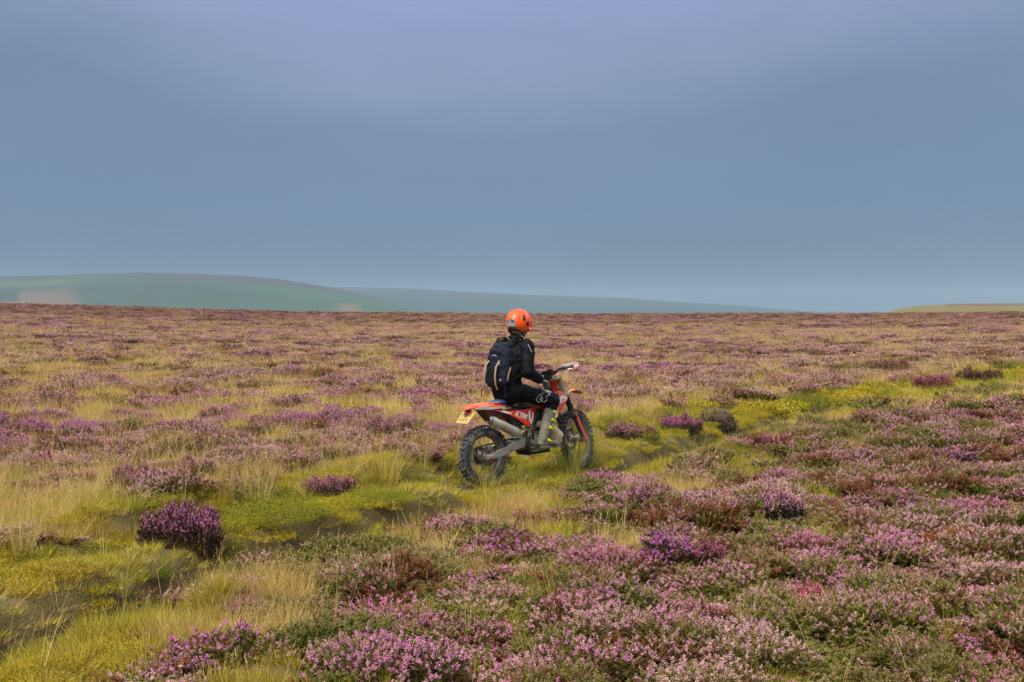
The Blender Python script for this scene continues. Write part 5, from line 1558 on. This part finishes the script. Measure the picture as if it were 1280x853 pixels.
for s in (-1, 1):
    for k_, (a_c, e0_, e1_) in enumerate(((2.5, 12, 66), (1.95, 36, 70))):
        q = PB(); q.tube([on_shell(s * (a_c + .10 * (e_ - 40) / 30), R(e_), .015) for e_ in np.linspace(e0_, e1_, 7)], [.004, .010, .012, .012, .012, .010, .004], 8, .6); q.make('shell_ridge', m_helmet, hel)
    q = PB(); q.tube([on_shell(s * 1.50, R(-22), .02), on_shell(s * 1.25, R(-26), .03), on_shell(s * 1.05, R(-20), .03)], [.030, .034, .018], 10, .4); q.make('cheek_guard', m_helmet, hel)
s_ = PB(); secs = []
for f in np.linspace(0, 1, 6):
    x_, z_, w_ = .115 + .115 * f, .095 - .010 * f - .02 * f * f, .098 - .02 * f
    secs.append([HP(x_, -w_, z_ - .03 + .012 * f), HP(x_, -w_ * .6, z_), HP(x_, 0, z_ + .012), HP(x_, w_ * .6, z_), HP(x_, w_, z_ - .03 + .012 * f), HP(x_, w_ * .6, z_ - .005), HP(x_, 0, z_ + .006), HP(x_, -w_ * .6, z_ - .005)])
s_.loft(secs); s_.make('peak', m_helmet, hel)
s_ = PB()
for s in (-1, 1):
    s_.tube([HP(-.02, s * .112, -.03), HP(.01, s * .088, -.085), HP(.055, s * .03, -.125)], .009, 6, .4, up=(1, 0, 0))
    s_.tube([HP(-.085, s * .075, -.035), HP(-.04, s * .078, -.085), HP(.02, s * .06, -.12)], .012, 6, .5, up=(1, 0, 0))
s_.make('chin_strap', m_fork, hel)
hr_ = blob([('cap', HP(-.095, -.03, -.02), .018, HP(-.095, .03, -.02), .018), ('cap', HP(-.088, -.028, -.045), .014, HP(-.088, .028, -.045), .014)], 'hair', mat('hair', (82, 58, 44), .8, scale=60, bump=.6), person, .006, 2)

# ------------------------------------------------------------------ the backpack, a thing of its own
pack = empty('backpack', (BX, BY, -0.03)); pack.rotation_euler = bike.rotation_euler
tag(pack, 'dark blue-grey hiking backpack with tan straps worn on the back of the rider', 'backpack')
pb = blob([('cap', (.275, 0, 1.15), .105, (.345, 0, 1.46), .092, (1.45, .82)), ('cap', (.265, -.09, 1.14), .082, (.335, -.09, 1.43), .074), ('cap', (.265, .09, 1.14), .082, (.335, .09, 1.43), .074)], 'pack_body', m_pack, pack, .010, 5, folds=.014, fscale=9, fdir=(1, 1, 1.4), seed=21)
blob([('cap', (.205, 0, 1.12), .062, (.222, 0, 1.25), .055, (1.7, .8))], 'front_pocket', m_pack2, pack, .009, 4, folds=.010, fscale=13, seed=25)
blob([('cap', (.345, -.07, 1.49), .056, (.345, .07, 1.49), .056, (1, 1.15)), ('cap', (.30, -.08, 1.455), .048, (.30, .08, 1.455), .048)], 'pack_lid', m_pack, pack, .009, 4, folds=.010, fscale=13, seed=27)
for s in (-1, 1):
    s_ = PB(); s_.tube([(.225, s * .085, 1.36), (.165, s * .092, 1.30), (.142, s * .092, 1.20), (.150, s * .088, 1.10), (.18, s * .08, 1.045)], .013, 6, .3, up=(0, 1, 0)); s_.make('compression_strap', m_tan, pack)
    s_ = PB(); s_.tube([(.32, s * .165, 1.28), (.27, s * .185, 1.22), (.24, s * .185, 1.14)], .010, 6, .35, up=(1, 0, 0)); s_.make('side_strap', m_tan if s < 0 else m_pack2, pack)
    s_ = PB(); s_.tube([(.33, s * .10, 1.50), (.42, s * .12, 1.60), (.52, s * .13, 1.605), (.62, s * .12, 1.52), (.63, s * .12, 1.40), (.55, s * .165, 1.27), (.40, s * .19, 1.18), (.30, s * .13, 1.13)], .024, 8, .3, up=(0, 1, 0)); s_.make('shoulder_strap', m_pack2, pack)
    s_ = PB(); s_.tube([(.24, s * .15, 1.08), (.19, s * .19, 1.03), (.185, s * .20, .95)], .007, 6, .3, up=(1, 0, 0)); s_.make('loose_strap', m_pack2, pack)
s_ = PB(); s_.tube([(.23, -.04, 1.41), (.22, 0, 1.425), (.235, .05, 1.41)], .004, 6); s_.make('reflective_loop', m_hgrey, pack)
s_ = PB()
for c_ in ((.195, -.115, 1.33), (.185, -.13, 1.15)): s_.box(c_, (.016, .024, .024), bev=.005)
s_.make('strap_buckle', m_tan, pack)

# ------------------------------------------------------------------ plants for the scene, then the air
scatter_all()
mz = bpy.data.materials.new('haze_air'); mz.use_nodes = True
t = mz.node_tree; t.nodes.clear()
o_ = N(t, 'ShaderNodeOutputMaterial'); pv = N(t, 'ShaderNodeVolumePrincipled')
pv.inputs['Color'].default_value = (0.50, 0.70, 0.90, 1)
pv.inputs['Density'].default_value = HAZE
t.links.new(pv.outputs[0], o_.inputs['Volume'])
s_ = PB(); s_.box((0, 0, 45), (11000, 11000, 146))
hz = s_.make('haze', mz, None, smooth=False)
tag(hz, 'thin blue air over the moor', None, None, 'stuff')
